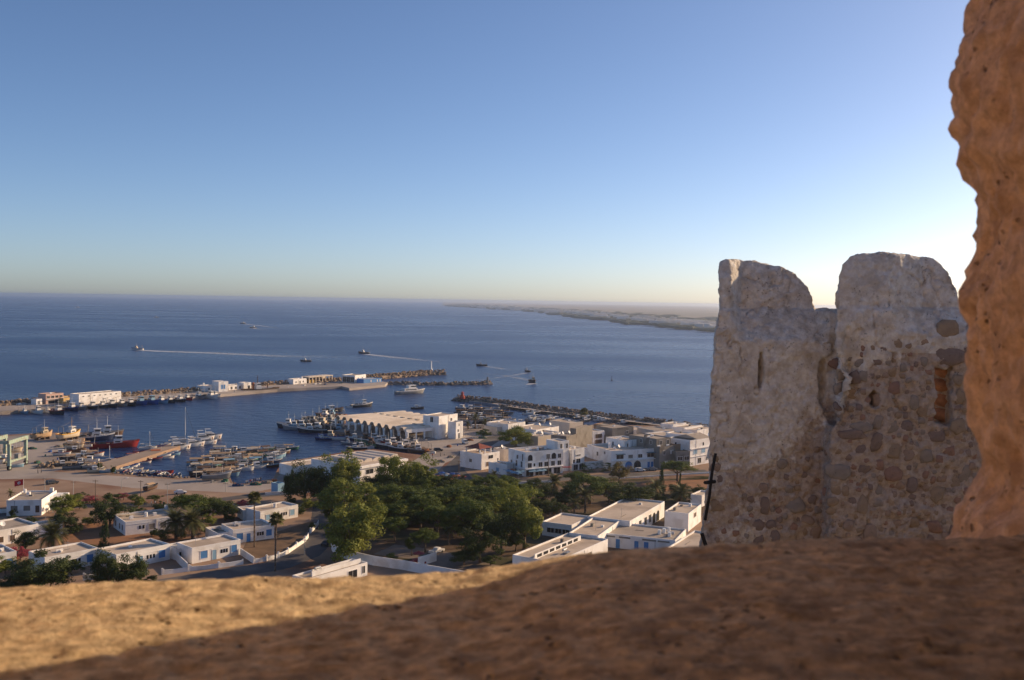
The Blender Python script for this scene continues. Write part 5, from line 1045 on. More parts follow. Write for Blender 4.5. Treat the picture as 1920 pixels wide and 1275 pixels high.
under_way(('f','dark','white','cabin'), lambda: fisher('dark','white','cabin'), 474,615, (-1,0.1,0), 'nearer of the paired boats with crossing wakes', 1.8); wake([(470,614),(480,616.5),(505,619)], 10, 22); wake([(520,618),(600,627),(700,634)], 10, 20, 0.35)
wake([(388,604),(395,605)], 6, 8, 0.6); wake([(-20,631),(8,633),(24,633)], 8, 10, 0.7)
under_way(('t','dark','grey'), lambda: trawler('dark','grey'), 682,663, (-1,0.3,0), 'dark trawler heading out with a wake above the harbour light', 0.95); wake([(687,664),(720,668),(770,673),(830,679)], 8, 26, 1.05)
under_way(('t','dark','grey'), lambda: trawler('dark','grey'), 573,678, (-1,0,0), 'low dark boat between the long wake and the breakwater', 0.75); wake([(580,678),(620,679),(680,682)], 4, 16, 0.5)
under_way(('t','dark','grey'), lambda: trawler('dark','grey'), 903,686, (-1,-0.2,0), 'dark boat right of the harbour light', 0.75); wake([(908,686.5),(940,691),(980,699)], 6, 24, 0.7)
under_way(('t','dark','grey'), lambda: trawler('dark','grey'), 988,697, (-0.4,0.9,0), 'small dark boat following behind the ferry-like workboat', 0.7); wake([(989,699),(950,706),(900,712),(850,712)], 5, 16, 0.65); wake([(990,698),(1010,705),(1030,712)], 4, 10, 0.35)
under_way(('t','dark','brown'), lambda: trawler('dark','brown'), 999,717, (0.25,-1,0), 'dark workboat heading in with white bow foam', 0.95); wake([(999,719),(985,722)], 7, 4, 1.2); wake([(1000,719),(1008,719)], 6, 4, 1.2); wake([(996,714),(960,706),(900,699),(830,692)], 8, 20, 0.6)
under_way(('t','dark','white'), lambda: trawler('dark','white'), 679,763, (0.8,0.6,0), 'dark trawler towing a white dinghy inside the harbour', 0.95, 'trawler'); put(('sk','white','white'), lambda: skiff('white','white'), at(658,764.5,0), 0.4, 'white dinghy towed behind the dark trawler', 'skiff', None, s=1.2)
under_way(('f','dark','brown','cabin'), lambda: fisher('dark','brown','cabin'), 625,772, (0.9,0.4,0), 'dark launch off the fish market with a red mast', 1.5)
wake([(640,767),(600,773),(560,775)], 4, 12, 0.3); wake([(752,741),(735,746)], 4, 8, 0.5)
wake([(1240,795),(1200,760.5),(1150,758),(1060,757)], 2, 3, 0.0)
put('buoy', lambda: (lambda r: (pt(r,'float',PT['dark'],lambda m: m.bar((0,0,-0.4),(0,0,0.8),1.0,0.9,10)), pt(r,'topmark',PT['dark'],lambda m: m.bar((0,0,0.8),(0,0,3.4),0.25,0.12).ball((0,0,3.5),0.4,0.4,0.4,8,5)), r)[-1])(empty('channel_buoy',(0,0,0))), at(1147,713.5,0), 0, 'lone dark channel buoy on open water by the fort tower', 'buoy', None)
# ------------------------------------------------------------------ trees
BARK = mat('tree_bark', (0.13,0.09,0.065),(0.19,0.14,0.10),0.95,3.0,0.5,12,coord='obj')
def leaf_mat(name, a, b, tr=0.28):
    m = mat(name, a, b, 0.75, 0.9, spec=0.2, detail=3, trans=tr, coord='obj', contrast=0.3); return m
LEAF = {'euc':leaf_mat('eucalyptus_leaves',(0.13,0.165,0.025),(0.23,0.24,0.05)),'pine':leaf_mat('pine_needles',(0.06,0.095,0.018),(0.135,0.17,0.035)),'dark':leaf_mat('dark_leaves',(0.038,0.058,0.016),(0.07,0.092,0.026)),
        'cyp':leaf_mat('conifer_leaves',(0.028,0.05,0.018),(0.05,0.075,0.025)),'bush':leaf_mat('shrub_leaves',(0.05,0.08,0.02),(0.09,0.115,0.03)),'bloom':leaf_mat('pink_blossom',(0.30,0.045,0.07),(0.38,0.10,0.12)),'dry':leaf_mat('dry_leaves',(0.14,0.115,0.035),(0.20,0.16,0.06))}
def crown_mesh(kind, seed, nc, nl, ls):
    g = np.random.default_rng(seed); C = []; Rr = []
    for k in range(nc):
        d = g.normal(size=3); d /= np.linalg.norm(d)
        if kind == 'pine': d[2] = abs(d[2])*0.9-0.12; rad = g.uniform(0.45,0.92); c = d*rad; c[2] = c[2]*0.95; cr = g.uniform(0.15,0.27)
        elif kind == 'cyp':
            h = g.uniform(-1,1)**1; w_ = 0.9*(1-(h+1)/2)**0.8+0.06; th = g.uniform(0,6.28); q = math.sqrt(g.uniform(0.3,1)); c = np.array([w_*q*math.cos(th),w_*q*math.sin(th),h]); cr = g.uniform(0.12,0.22)
        elif kind == 'box': c = g.uniform(-1,1,size=3); j = g.integers(0,3); c[j] = math.copysign(1,c[j]); c *= 0.9; cr = g.uniform(0.10,0.16)
        else: d[2] = d[2] if d[2] > -0.5 else d[2]*0.5; rad = g.uniform(0.35,0.86)*(1+0.22*math.sin(3*math.atan2(d[1],d[0])+seed)); c = d*rad; cr = g.uniform(0.16,0.34)
        C.append(c); Rr.append(cr)
    C = np.array(C); Rr = np.array(Rr); idx = g.integers(0,nc,size=nl); d = g.normal(size=(nl,3)); d /= np.linalg.norm(d,axis=1)[:,None]
    rr = Rr[idx]*g.uniform(0.55,1.08,size=nl)
    squash = np.array([1,1,0.72 if kind != 'cyp' else 1.3]); P = C[idx]+d*rr[:,None]*squash
    nrm = d+g.normal(size=(nl,3))*0.32+np.array([0,0,0.25]); nrm /= np.linalg.norm(nrm,axis=1)[:,None]
    t = np.cross(nrm, g.normal(size=(nl,3))); t /= np.linalg.norm(t,axis=1)[:,None]; b = np.cross(nrm,t)
    s = ls*g.uniform(0.6,1.35,size=nl)[:,None]
    V = np.stack([P-t*s, P-b*s*0.55, P+t*s, P+b*s*0.55], axis=1).reshape(-1,3)
    me = bpy.data.meshes.new('crown'); me.vertices.add(len(V)); me.vertices.foreach_set('co', V.astype(np.float32).ravel())
    me.loops.add(4*nl); me.loops.foreach_set('vertex_index', np.arange(4*nl, dtype=np.int32)); me.polygons.add(nl)
    me.polygons.foreach_set('loop_start', np.arange(0,4*nl,4,dtype=np.int32)); me.polygons.foreach_set('loop_total', np.full(nl,4,dtype=np.int32)); me.update(calc_edges=True)
    return me, C
CROWN = {}
def get_crown(kind, v):
    if (kind,v) not in CROWN:
        spec = {'euc':(46,9500,0.036),'pine':(60,8000,0.034),'dark':(44,8500,0.036),'cyp':(46,4500,0.045),'bush':(30,3800,0.05),'bloom':(26,3000,0.05),'box':(150,6000,0.035),'dry':(40,5500,0.04)}[kind]
        CROWN[(kind,v)] = crown_mesh(kind, 100+7*v+sum(map(ord,kind)), *spec)
    return CROWN[(kind,v)]
def tree(kind, cx, cy, rx, ry, by, label, v=0, group=None, name=None, cat=None, m=None):
    p = at(cx,by,GZ); k = mpp(cx,by); R_ = rx*k*1.22; H = ry*k*1.28; zc = max(H*0.72, (by-cy)*k*0.96)
    me, C = get_crown(kind, v); nm = name or {'euc':'eucalyptus_tree','pine':'stone_pine','dark':'dark_tree','cyp':'conifer_tree','bush':'shrub','bloom':'flowering_shrub','dry':'dry_tree'}[kind]
    root = empty(nm, p, label, cat or ('shrub' if kind in ('bush','bloom') else 'tree'), group)
    cm = me if len(me.materials) else me
    if not len(me.materials): me.materials.append(m or LEAF[kind])
    c = bpy.data.objects.new('crown', me); col.objects.link(c); c.parent = root; c.location = (0,0,zc); c.scale = (R_,R_,max(H,0.5)); c.rotation_euler = (0,0,rnd.uniform(0,6.28) if kind != 'cyp' else 0)
    tb = MB(); tr = max(0.12, R_*0.055); top = Vector((rnd.uniform(-.05,.05)*R_, rnd.uniform(-.05,.05)*R_, zc-H*0.25))
    tb.bar((0,0,-0.3), top*0.6, tr*1.25, tr*0.9, 8).bar(top*0.6, top, tr*0.9, tr*0.6, 8)
    for j in range(5):
        th = j*1.257+rnd.uniform(-.4,.4); e = Vector((math.cos(th)*R_*0.6, math.sin(th)*R_*0.6, zc+rnd.uniform(-0.1,0.35)*H)); b0 = top*rnd.uniform(0.55,0.95)
        tb.bar(b0, (b0+e)/2+Vector((0,0,H*0.06)), tr*0.5, tr*0.35, 6).bar((b0+e)/2+Vector((0,0,H*0.06)), e, tr*0.35, tr*0.12, 6)
    tb.build('trunk', BARK, root, True, False)
    return root
T = [
 # park and street
 ('euc',660,992,62,52,1046,'largest bright eucalyptus beside the curved white boundary wall',0),('euc',650,930,52,34,985,'eucalyptus just behind the largest one, left of the park',1),('euc',640,888,36,38,935,'tall eucalyptus rising before the vented warehouse roof',2),
 ('dark',572,900,38,36,938,'wide dark tree shading the quay before the tan roof wing',0),('dark',600,912,30,28,940,'dark tree filling the gap beside the tall eucalyptus',1),('euc',735,886,34,34,930,'eucalyptus left of the parasols, hiding the warehouse end',1),('euc',778,890,36,30,928,'bushy eucalyptus next to the cafe parasols',2),('dark',545,905,14,30,938,'narrow dark tree by the pale kiosk',2),
 ('pine',745,925,46,20,965,'stone pine under the warehouse eucalyptus',0),('pine',790,945,40,20,985,'stone pine at the park centre with pale trunk',1),('pine',745,955,32,17,990,'small stone pine right of the largest eucalyptus',2),('pine',740,985,28,18,1015,'low stone pine near the yard behind the largest eucalyptus',0),
 ('pine',850,925,50,18,965,'broad stone pine below the cafe parasols',2),('pine',910,925,44,17,965,'broad stone pine opposite the red-roofed cafe',0),('pine',880,962,46,32,1010,'big dark domed stone pine in the middle of the park',1),('pine',820,965,34,22,1005,'domed stone pine left of the big dark one',2),('euc',983,972,46,50,1030,'dense leafy tree beside the skylight school block',2),('dark',940,985,34,38,1040,'dark tree behind the skylight school block',0),('euc',955,930,32,22,980,'green tree top between park and arched block',0),('bush',967,1012,22,16,1034,'round shrub beside the school wall corner',0),('dark',900,1015,36,28,1055,'dark shrubby tree at the yard edge above the sill',1),
 ('pine',797,1006,24,18,1036,'small round pine by the parked white pickup',0),('bush',772,1016,13,17,1042,'pale shrub left of the small round pine',1),('bush',735,1046,14,8,1056,'low shrub inside the boundary wall',2),('bush',920,1048,18,10,1060,'low leafy shrub above the sill near the school',1),
 ('pine',1105,908,46,22,945,'broad domed pine in front of the white double house',0),('pine',1080,893,22,12,930,'pine crown behind the broad domed pine',1),('dry',1160,884,21,17,908,'yellowish dry tree beside the street hedge',0),('pine',1270,876,30,16,902,'clipped round pine by the street near the fort tower',2),('cyp',1240,903,7,26,930,'slim cypress left of the clipped round pine',0),('cyp',1275,912,6,20,932,'slim cypress right of the clipped round pine',1),('dark',1170,925,34,18,960,'dark scrub tree behind the largest school hall',2),('dark',1205,922,26,18,958,'dark tree between the street palms',0),('bush',1060,930,26,14,948,'shrub mass left of the street palms',0),('bush',1010,945,22,12,960,'shrub under the low school wing',2),('dark',1040,950,24,14,975,'dark shrubby tree over the low school wing',1),
 ('euc',966,818,29,20,842,'bright pine-like tree behind the arched block',1),('bush',907,811,14,8,820,'round clipped bush by the fish market yard',0),
 # left side
 ('euc',120,944,32,19,968,'light green tree right of the flagged office',0),('bush',150,929,14,9,942,'small round tree behind the light green tree',1),('dark',206,957,32,28,988,'solid dark domed tree left of the long cottage',1),('dark',122,972,24,14,1000,'dark low tree below the light green tree',2),('pine',360,945,39,22,975,'wide stone pine behind the two date palms',1),('dark',422,952,27,17,975,'row of dark foliage right of the wide stone pine',0),('pine',400,945,22,14,968,'stone pine merging with the wide one',0),
 ('dark',48,1010,22,18,1034,'dark tree before the white flat-roofed block',0),('cyp',197,1004,12,24,1026,'pointed young conifer between cottages',0),('dark',72,1070,58,34,1120,'large dark tree at lower left above the sill',1),('dark',40,1090,44,22,1120,'dark leafy tree in the lower corner',2),('dark',205,1062,36,36,1108,'dark forked pine standing over the gate wall',0),('dark',248,1072,30,28,1110,'second dark tree right of the forked pine',2),
 ('bloom',38,1037,18,14,1055,'pink flowering shrub beside the edge cottage',0),('bloom',168,935,15,6,943,'magenta bougainvillea on the low wall by the poles',1),('bloom',456,943,14,7,955,'red bougainvillea by the cottage nearest the quay road',0),('bush',215,932,22,8,944,'olive shrub row along the quay road',1),('bloom',232,929,11,6,938,'reddish shrub in the quay road hedge',1),('bush',254,933,14,6,942,'green shrub in the quay road hedge',2),('bush',290,932,14,6,942,'brownish shrub near the trailer boat',0),('bush',258,955,16,7,964,'low green shrub behind the long cottage roof',1),
 ('bush',310,1002,18,10,1014,'scrub under the two date palms',2),('bush',585,985,7,7,994,'little round shrub at the wall end',0),('bush',25,960,7,9,970,'small palm-like shrub in front of the flagged office',1),('dark',187,872,5,7,884,'small bush at the root of the pier',2),('dark',212,880,5,8,889,'small bush beside the pier wall',0),('dark',380,958,16,14,978,'dark shrub filling between wide pine and dark row',1),
 ('bush',620,960,14,14,985,'shrub at the street bend',2),('dark',1000,905,18,8,914,'dark hedge clump by the promenade wall',2),('bush',945,905,16,7,914,'shrubs along the road by the cafe',0),('dark',870,1040,26,14,1060,'dark scrub right of the parked pickup',0),
 ('dark',905,1085,22,12,1100,'dark leaves just above the sill before the school',2),('pine',700,940,26,16,975,'stone pine between the eucalyptus and the park',1),('pine',990,925,26,14,958,'stone pine before the arched block awnings',2)]
for (kind,cx,cy,rx,ry,by,label,v) in T: tree(kind,cx,cy,rx,ry,by,label,v)
r3 = random.Random(12)
for j, (yb, xa_, xb_) in enumerate(((930,700,960),(944,690,1010),(958,700,985),(974,715,960),(992,725,930),(1008,840,960))):
    x = xa_+r3.uniform(0,12); ni = 0
    while x < xb_:
        rr = r3.uniform(22,32); ni += 1; kd = r3.choice(['pine','pine','dark','euc'])
        tree(kd, x, yb-rr*0.9, rr, rr*0.62, yb+r3.uniform(-3,3), 'park %s, %s from the street bend in the %s row from the sill' % ({'pine':'stone pine','dark':'dark leafy tree','euc':'brighter green tree'}[kd], ORD[ni-1], ORD[5-j]), r3.randrange(3), 'trees packed in the park'); x += r3.uniform(26,36)
for i_, (cx_, by_, rr) in enumerate(((20,985,14),(140,1000,16),(165,985,12),(265,985,12),(290,1005,10),(395,985,14),(430,975,12),(300,960,14),(260,950,12),(170,1040,14),(130,1075,22),(10,1075,20),(280,1100,16),(190,1100,24),(95,1100,26),(475,970,10),(560,965,14),(580,955,14),(545,945,12),(340,1010,12),(385,1000,10),(150,955,14),(60,985,12))):
    kd = ('bush','dark','euc')[i_ % 3]; tree(kd, cx_, by_-rr*0.7, rr, rr*0.7, by_, '%s among the cottages, %s of the garden planting' % ({'dark':'dark garden tree','bush':'garden shrub','euc':'light green garden tree'}[kd], ORD[i_] if i_ < 20 else ('next to last','last','hindmost')[i_-20]), i_ % 3, 'garden planting among the cottages')
for j, (yb, xa_, xb_) in enumerate(((925,1030,1330),(945,1010,1110),(940,1150,1330))):
    x = xa_+r3.uniform(0,10); ni = 0
    while x < xb_:
        rr = r3.uniform(13,20); ni += 1; kd = r3.choice(['dark','bush','dark'])
        tree(kd, x, yb-rr*0.5, rr, rr*0.55, yb+r3.uniform(-3,3), '%s, %s in the %s planted row between street and school' % ({'dark':'dark low tree','bush':'leafy green shrub'}[kd], ORD[ni-1], ORD[j]), r3.randrange(3), 'planting between street and school'); x += r3.uniform(22,40)
# street hedge
def hedge(px0, px1, py, hpx, label, dpt=3.0):
    a, b = at(px0,py), at(px1,py-2); k = mpp(px0,py); me, _ = get_crown('box',0)
    if not len(me.materials): me.materials.append(LEAF['pine'])
    o = bpy.data.objects.new('hedge', me); col.objects.link(o); d = b-a; o.location = (a+b)/2+Vector((0,0,hpx*k/2)); o.scale = (d.length/2, dpt/2, hpx*k/2); o.rotation_euler = (0,0,ang_of(d)); tag(o, label, 'hedge')
hedge(1092,1146,884.5,15,'dense clipped box hedge along the street before the walled lot', 4.5)
hedge(1140,1330,900,5,'low hedge strip above the red soil bank', 2.0)
hedge(530,600,953,8,'low dark hedge by the quay road near the roadside cottage', 3.0)
sheet('red_soil_bank', [(1160,912),(1230,903),(1330,898),(1335,915),(1230,922)], GZ+0.03, mat('red_soil',(0.33,0.17,0.09),(0.24,0.13,0.075),0.95,0.3,spec=0.1))
sheet('garden_earth', [(110,985),(215,978),(240,1000),(300,1005),(215,1025),(120,1015)], GZ+0.03, mat('red_soil',(0.33,0.17,0.09)))
sheet('garden_earth', [(470,1000),(515,998),(590,975),(570,1005),(545,1030),(480,1048),(455,1030)], GZ+0.033, mat('garden_soil',(0.22,0.145,0.09),(0.13,0.09,0.06),0.95,0.3,spec=0.1))
# ------------------------------------------------------------------ palms
FROND = leaf_mat('palm_fronds',(0.065,0.075,0.026),(0.12,0.115,0.045),0.2); FAN = leaf_mat('fan_palm_leaves',(0.07,0.085,0.022),(0.15,0.125,0.045),0.2); DEADF = leaf_mat('dead_fronds',(0.20,0.135,0.07),(0.27,0.18,0.09),0.1)
PTR = mat('palm_trunk', (0.115,0.085,0.065),(0.19,0.145,0.11),0.95,4.0,0.6,14,coord='obj')
def frond_mesh():
    mb = MB(); n = 16; P = []
    for i in range(n+1):
        t = i/n; P.append(Vector((t*1.0-0.12*t*t, 0, 0.32*t-0.62*t*t)))
    for i in range(1, n):
        t = i/n; d = (P[i+1]-P[i-1]).normalized(); ll = 0.30*math.sin(math.pi*min(1,0.12+0.88*t)**0.8)+0.05
        for s in (1,-1):
            for q in (0,0.5):
                p = P[i].lerp(P[i+1],q); e = p+Vector((ll*0.55, s*ll*0.75, -0.10*ll-0.25*ll*t)); w_ = d*0.016
                mb.add([p-w_, p+w_, e], [(0,1,2)])
    for i in range(n): mb.add([P[i]+Vector((0,0.008,0)),P[i]-Vector((0,0.008,0)),P[i+1]-Vector((0,0.006,0)),P[i+1]+Vector((0,0.006,0))],[(0,1,2,3)])
    return mb
def fan_mesh():
    mb = MB(); mb.add([(0,0.012,0),(0,-0.012,0),(0.45,-0.01,0.06),(0.45,0.01,0.06)],[(0,1,2,3)])
    for k in range(15):
        a = (k/14-0.5)*4.2; e = Vector((0.45+0.52*math.cos(a), 0.52*math.sin(a), 0.06-0.10*abs(math.sin(a))-0.05)); m_ = Vector((0.45+0.28*math.cos(a), 0.28*math.sin(a), 0.09)); s = Vector((-math.sin(a),math.cos(a),0))*0.055
        mb.add([(0.45,0,0.06), m_-s, e, m_+s], [(0,1,2,3)])
    return mb
FM = {}
def leafmesh(k):
    if k not in FM:
        mb = frond_mesh() if k != 'fan' else fan_mesh(); me = bpy.data.meshes.new('frond'); me.from_pydata([tuple(v) for v in mb.v],[],mb.f); me.materials.append({'fan':FAN,'date':FROND,'dead':DEADF}[k]); me.update(); FM[k] = me
    return FM[k]
def palm(kind, cx, ccy, by, rpx, label, nf=26, tr=0.3, group='palms'):
    p = at(cx,by); k = mpp(cx,by); H = (by-ccy)*k*1.02; R_ = rpx*k*1.3; nm = 'date_palm' if kind == 'date' else 'fan_palm'
    root = empty(nm, p, label, 'palm', group); lean = Vector((rnd.uniform(-.3,.3),rnd.uniform(-.3,.3),0))
    mb = MB(); prev = Vector((0,0,-0.2)); n = 10
    for i in range(1, n+1):
        t = i/n; q = lean*(t*t)+Vector((0,0,H*t)); rr = tr*(1.25-0.35*t); mb.bar(prev, q, rr*1.06, rr*0.94, 9); prev = q
    mb.build('trunk', PTR, root, True, False); top = prev
    for i in range(nf):
        u = (i+0.5)/nf; th = i*2.39996; el = 1.25-2.0*u+rnd.uniform(-.12,.12); dead = kind == 'date' and u > 0.88 or kind == 'fan' and u > 0.72
        f = bpy.data.objects.new('frond', leafmesh('dead' if dead and kind == 'date' else ('fan' if kind == 'fan' else 'date'))); col.objects.link(f); f.parent = root; f.location = top
        s = R_*rnd.uniform(0.85,1.1); f.scale = (s,s,s); f.rotation_euler = (rnd.uniform(-.3,.3), -el, th)
PL = [('date',330,978,1010,27,'left of the two big date palms behind the central cottages',38,0.4),('date',361,978,1010,28,'right one of the two big date palms behind the central cottages',40,0.4),('date',98,1002,1030,29,'feathery date palm beside the white flat extension',38,0.4),
 ('fan',477,936,1026,13,'taller thin fan palm before the blue-shuttered cottage',30,0.2),('fan',516,976,1071,14,'thin fan palm standing at the street edge',30,0.2),
 ('date',1040,903,925,19,'date palm in front of the awninged shopfront',26,0.3),('date',1097,928,962,16,'date palm over the low school wing',26,0.3),('date',1077,944,968,14,'smaller date palm against the low school wing roof',22,0.28),('date',1142,917,945,17,'date palm behind the largest school hall',26,0.3),('date',1228,913,940,17,'bright date palm above the red soil',26,0.3),('date',1277,925,945,20,'date palm beside the tall white school cube',28,0.3),('date',1031,947,965,14,'low palm among shrubs by the low school wing',20,0.25),
 ('date',841,996,1022,12,'small palm alone in the yard clearing',18,0.2),('date',876,1000,1026,14,'small dark palm right of the yard clearing',20,0.2),('date',878,795,805,8,'first palm beside the fish market stair block',18,0.3),('date',891,782,804,9,'tallest palm of the fish market group',18,0.3),('date',909,791,806,9,'third palm of the fish market group',18,0.3),('fan',1094,773,800,8,'orange-tinted fan palm above the town roofs',26,0.2),
 ('date',868,897,912,10,'palm among the cafe parasols',18,0.22),('date',925,890,908,11,'palm below the cafe terrace',18,0.22),('date',21,925,938,9,'palm tuft at the corner of the flagged office',16,0.2),('bush2',0,0,0,0,'',0,0)]
for q in PL:
    if q[0] in ('date','fan'): palm(*q)
# ------------------------------------------------------------------ travel lift
def boat_lift():
    G = mat('lift_green_paint', (0.30,0.40,0.33),(0.25,0.34,0.28),0.6,1.5,c3=(0.25,0.22,0.16),s3=0.8,spec=0.35); TY = mat('tyre_rubber', (0.022,0.02,0.02), rough=0.8)
    a, b = at(17.5,882,GZ), at(48.5,871,GZ); d = b-a; L = d.length; d.normalize(); off = Vector((-9.2,1.5,0)); root = empty('boat_lift', a, 'green travelling boat lift gantry on big tyres at the picture edge', 'boat lift')
    H = 11.2; hb = 3.4
    for sd_, o in ((0,Vector((0,0,0))),(1,off)):
        A, B = a+o, b+o
        MB().beam(A+Vector((0,0,H))-d*1.2, B+Vector((0,0,H))+d*1.4, 0.9, 1.5).build('top_beam', G, root); MB().beam(A+Vector((0,0,hb)), B+Vector((0,0,hb)), 0.8, 0.9).build('lower_beam', G, root)
        for P in (A, B):
            MB().beam(P+Vector((0,0,1.6)), P+Vector((0,0,H-0.75)), 1.1, 1.1).build('leg', G, root)
            w_ = MB().bar(P+Vector((0.45,-0.1,0.95)), P+Vector((-0.45,0.1,0.95)), 0.98, 0.98, 18).build('wheel', TY, root)
            MB().bar(P+Vector((0.49,-0.11,0.95)), P+Vector((-0.49,0.11,0.95)), 0.45, 0.45, 12).build('rim', G, w_, sub=False).location = -root.location
    MB().beam(a+Vector((0,0,H-0.2)), a+off+Vector((0,0,H-0.2)), 0.9, 1.2).build('cross_beam', G, root)
    MB().obox(a+d*(L*0.5), d, Vector((-d.y,d.x,0)), -1.2,1.2,-0.8,0.8,GZ+hb+0.45,GZ+hb+2.2).build('engine_box', PT['grey'], root)
    for k in (0.3,0.7):
        p, q = a+d*(L*k), a+off+d*(L*k); mb = MB(); pts = [p+Vector((0,0,H-0.7)), p+off*0.12+Vector((0,0,4.0)), p+off*0.5+Vector((0,0,2.6)), p+off*0.88+Vector((0,0,4.0)), q+Vector((0,0,H-0.7))]
        for s, t in zip(pts, pts[1:]): mb.bar(s, t, 0.07)
        mb.build('sling', PT['cream'], root)
    put(('f','white','tan','cabin'), lambda: fisher('white','tan','cabin'), a+off*0.5+d*(L*0.4), ang_of(d), 'pale boat hanging in the slings of the green lift', 'fishing boat', None, z=GZ+2.9, s=0.95)
    put(('f','cream','tan','cabin'), lambda: fisher('cream','tan','cabin'), at(24,848,GZ), 0.5, 'cream boat ashore behind the green boat lift', 'fishing boat', None, z=GZ+0.6, s=0.9)
boat_lift()
# ------------------------------------------------------------------ vehicles
CARG = mat('car_glass', (0.015,0.017,0.02), rough=0.12, spec=0.6); TYRE = mat('tyre_rubber', (0.022,0.02,0.02), rough=0.8); LAMP = mat('lamp_lens', (0.7,0.68,0.62), rough=0.2)
def car(colr, kind='sedan'):
    r = empty('parked_car' if kind != 'van' else 'parked_van', (0,0,0)); L, W_ = (4.3,1.75) if kind != 'van' else (5.0,1.95); m = PT[colr]
    if kind == 'van': prof = [(-2.45,0.35),(2.4,0.35),(2.45,1.0),(1.7,1.2),(1.2,2.05),(-2.4,2.1),(-2.5,1.0)]; g0, g1, gz0, gz1 = 0.5,1.52,1.25,1.85
    elif kind == 'pickup': prof = [(-2.4,0.4),(2.3,0.4),(2.35,0.95),(1.1,1.05),(0.7,1.6),(-0.5,1.6),(-0.6,1.05),(-2.4,1.05)]; g0, g1, gz0, gz1 = -0.4,0.85,1.1,1.52
    elif kind == 'wagon': prof = [(-2.1,0.35),(2.1,0.35),(2.15,0.8),(1.2,0.95),(0.6,1.55),(-1.9,1.6),(-2.15,0.9)]; g0, g1, gz0, gz1 = -1.8,0.85,1.0,1.45
    else: prof = [(-2.1,0.3),(2.1,0.3),(2.15,0.75),(1.2,0.9),(0.55,1.42),(-0.9,1.42),(-1.6,0.95),(-2.12,0.9)]; g0, g1, gz0, gz1 = -1.3,0.8,0.95,1.35
    V = []; n = len(prof)
    for y, ins in ((-W_/2,0),(W_/2,0)):
        for (x,z) in prof: V.append((x, math.copysign(abs(y)-(0.16 if z > 1.15 else 0), y), z))
    pt(r, 'body', m, lambda b: b.add(V, [tuple(range(n)), tuple(range(2*n-1,n-1,-1))]+[(i,n+i,n+(i+1)%n,(i+1)%n) for i in range(n)]))
    pt(r, 'window_band', CARG, lambda b: b.add([(g0,-W_/2+0.02,gz0),(g1,-W_/2+0.02,gz0),(g1-0.35,-W_/2+0.14,gz1),(g0+0.2,-W_/2+0.14,gz1),(g0,W_/2-0.02,gz0),(g1,W_/2-0.02,gz0),(g1-0.35,W_/2-0.14,gz1),(g0+0.2,W_/2-0.14,gz1)],[(0,1,2,3),(7,6,5,4)]))
    pt(r, 'windscreen', CARG, lambda b: b.add([(g1+0.33,-W_/2+0.2,gz0),(g1+0.33,W_/2-0.2,gz0),(g1+0.0,W_/2-0.25,gz1),(g1+0.0,-W_/2+0.25,gz1)],[(0,1,2,3)]))
    for x in (-1.35,1.35):
        for s in (-1,1): pt(r, 'wheel', TYRE, lambda b: b.bar((x,s*(W_/2-0.2),0.33),(x,s*(W_/2+0.02),0.33),0.33,0.33,12))
    for s in (-1,1): pt(r, 'headlight', LAMP, lambda b: b.box(2.08,2.16,s*0.6-0.18,s*0.6+0.18,0.6,0.76))
    return r
CARS = [(98,907.5,'dark','wagon',0.9,'black car parked on the red dirt quay'),(338,926,'white','sedan',0.4,'white car by the wide stone pine on the quay road'),(872,832,'white','van',-1.2,'white van crossing the fish market yard'),(850,819,'grey','van',0.3,'grey van parked at the fish market tower foot'),(1200,884,'white','wagon',0.15,'white estate car before the arched shopfronts'),(1223,882,'grey','sedan',3.2,'silver car parked next to the white estate car'),(819,1037,'white','pickup',0.9,'white pickup parked in the tree-shaded yard'),(613,1022,'dark','sedan',1.3,'dark car in shade at the street bend'),(37,759,'white','sedan',0.5,'first white car parked behind the breakwater quay'),(46,758.5,'grey','sedan',0.5,'second car parked behind the breakwater quay'),(955,903,'pale blue','sedan',0.2,'pale car parked before the awninged shopfront'),(935,907,'navy','sedan',0.2,'dark blue car parked below the cafe terrace'),(822,846,'dark','wagon',0.3,'dark car at the edge of the fish market yard'),(893,803,'white','van',0.2,'white van among the fish market palms'),(905,803,'cream','van',0.2,'cream van beside the round clipped bush'),(1000,806,'navy','sedan',0.1,'dark car parked beside the white flat stores house'),(783,1058,'red','sedan',0.3,'red car under trees behind the white shed wall'),(1118,776,'red','sedan',-0.2,'red car on the breakwater track')]
for (px,py,c,k,a,lab) in CARS: put(('car',c,k), lambda: car(c,k), at(px,py,GZ), a, lab, 'van' if k == 'van' else ('pickup' if k == 'pickup' else 'car'), 'parked vehicles', z=GZ+0.02 if py > 780 else 1.65)
# ------------------------------------------------------------------ poles, flag, parasols
PW = mat('pole_wood', (0.17,0.12,0.085),(0.23,0.17,0.12),0.9,2.0); PG = mat('lamp_post_metal', (0.42,0.42,0.40), rough=0.5, metal=0.4)
def pole(px, by, ty, label, lamp=False, wood=False, n=0):
    p = at(px,by); h = (by-ty)*mpp(px,by)*1.02; root = empty('lamp_post' if lamp else 'utility_pole', p, label, 'lamp post' if lamp else 'pole', 'street poles')
    MB().bar(p, p+Vector((0,0,h)), 0.17 if wood else 0.12, 0.11 if wood else 0.08, 8).build('shaft', PW if wood else PG, root)
    if lamp:
        e = p+Vector((1.6,0.3,h+0.5)); MB().bar(p+Vector((0,0,h)), e, 0.06).build('arm', PG, root); MB().box(e.x-0.2,e.x+0.6,e.y-0.18,e.y+0.18,e.z-0.06,e.z+0.12).build('lamp_head', TANK, root)
    else: MB().box(p.x-0.9,p.x+0.9,p.y-0.06,p.y+0.06,p.z+h-0.5,p.z+h-0.36).build('crossarm', PW, root)
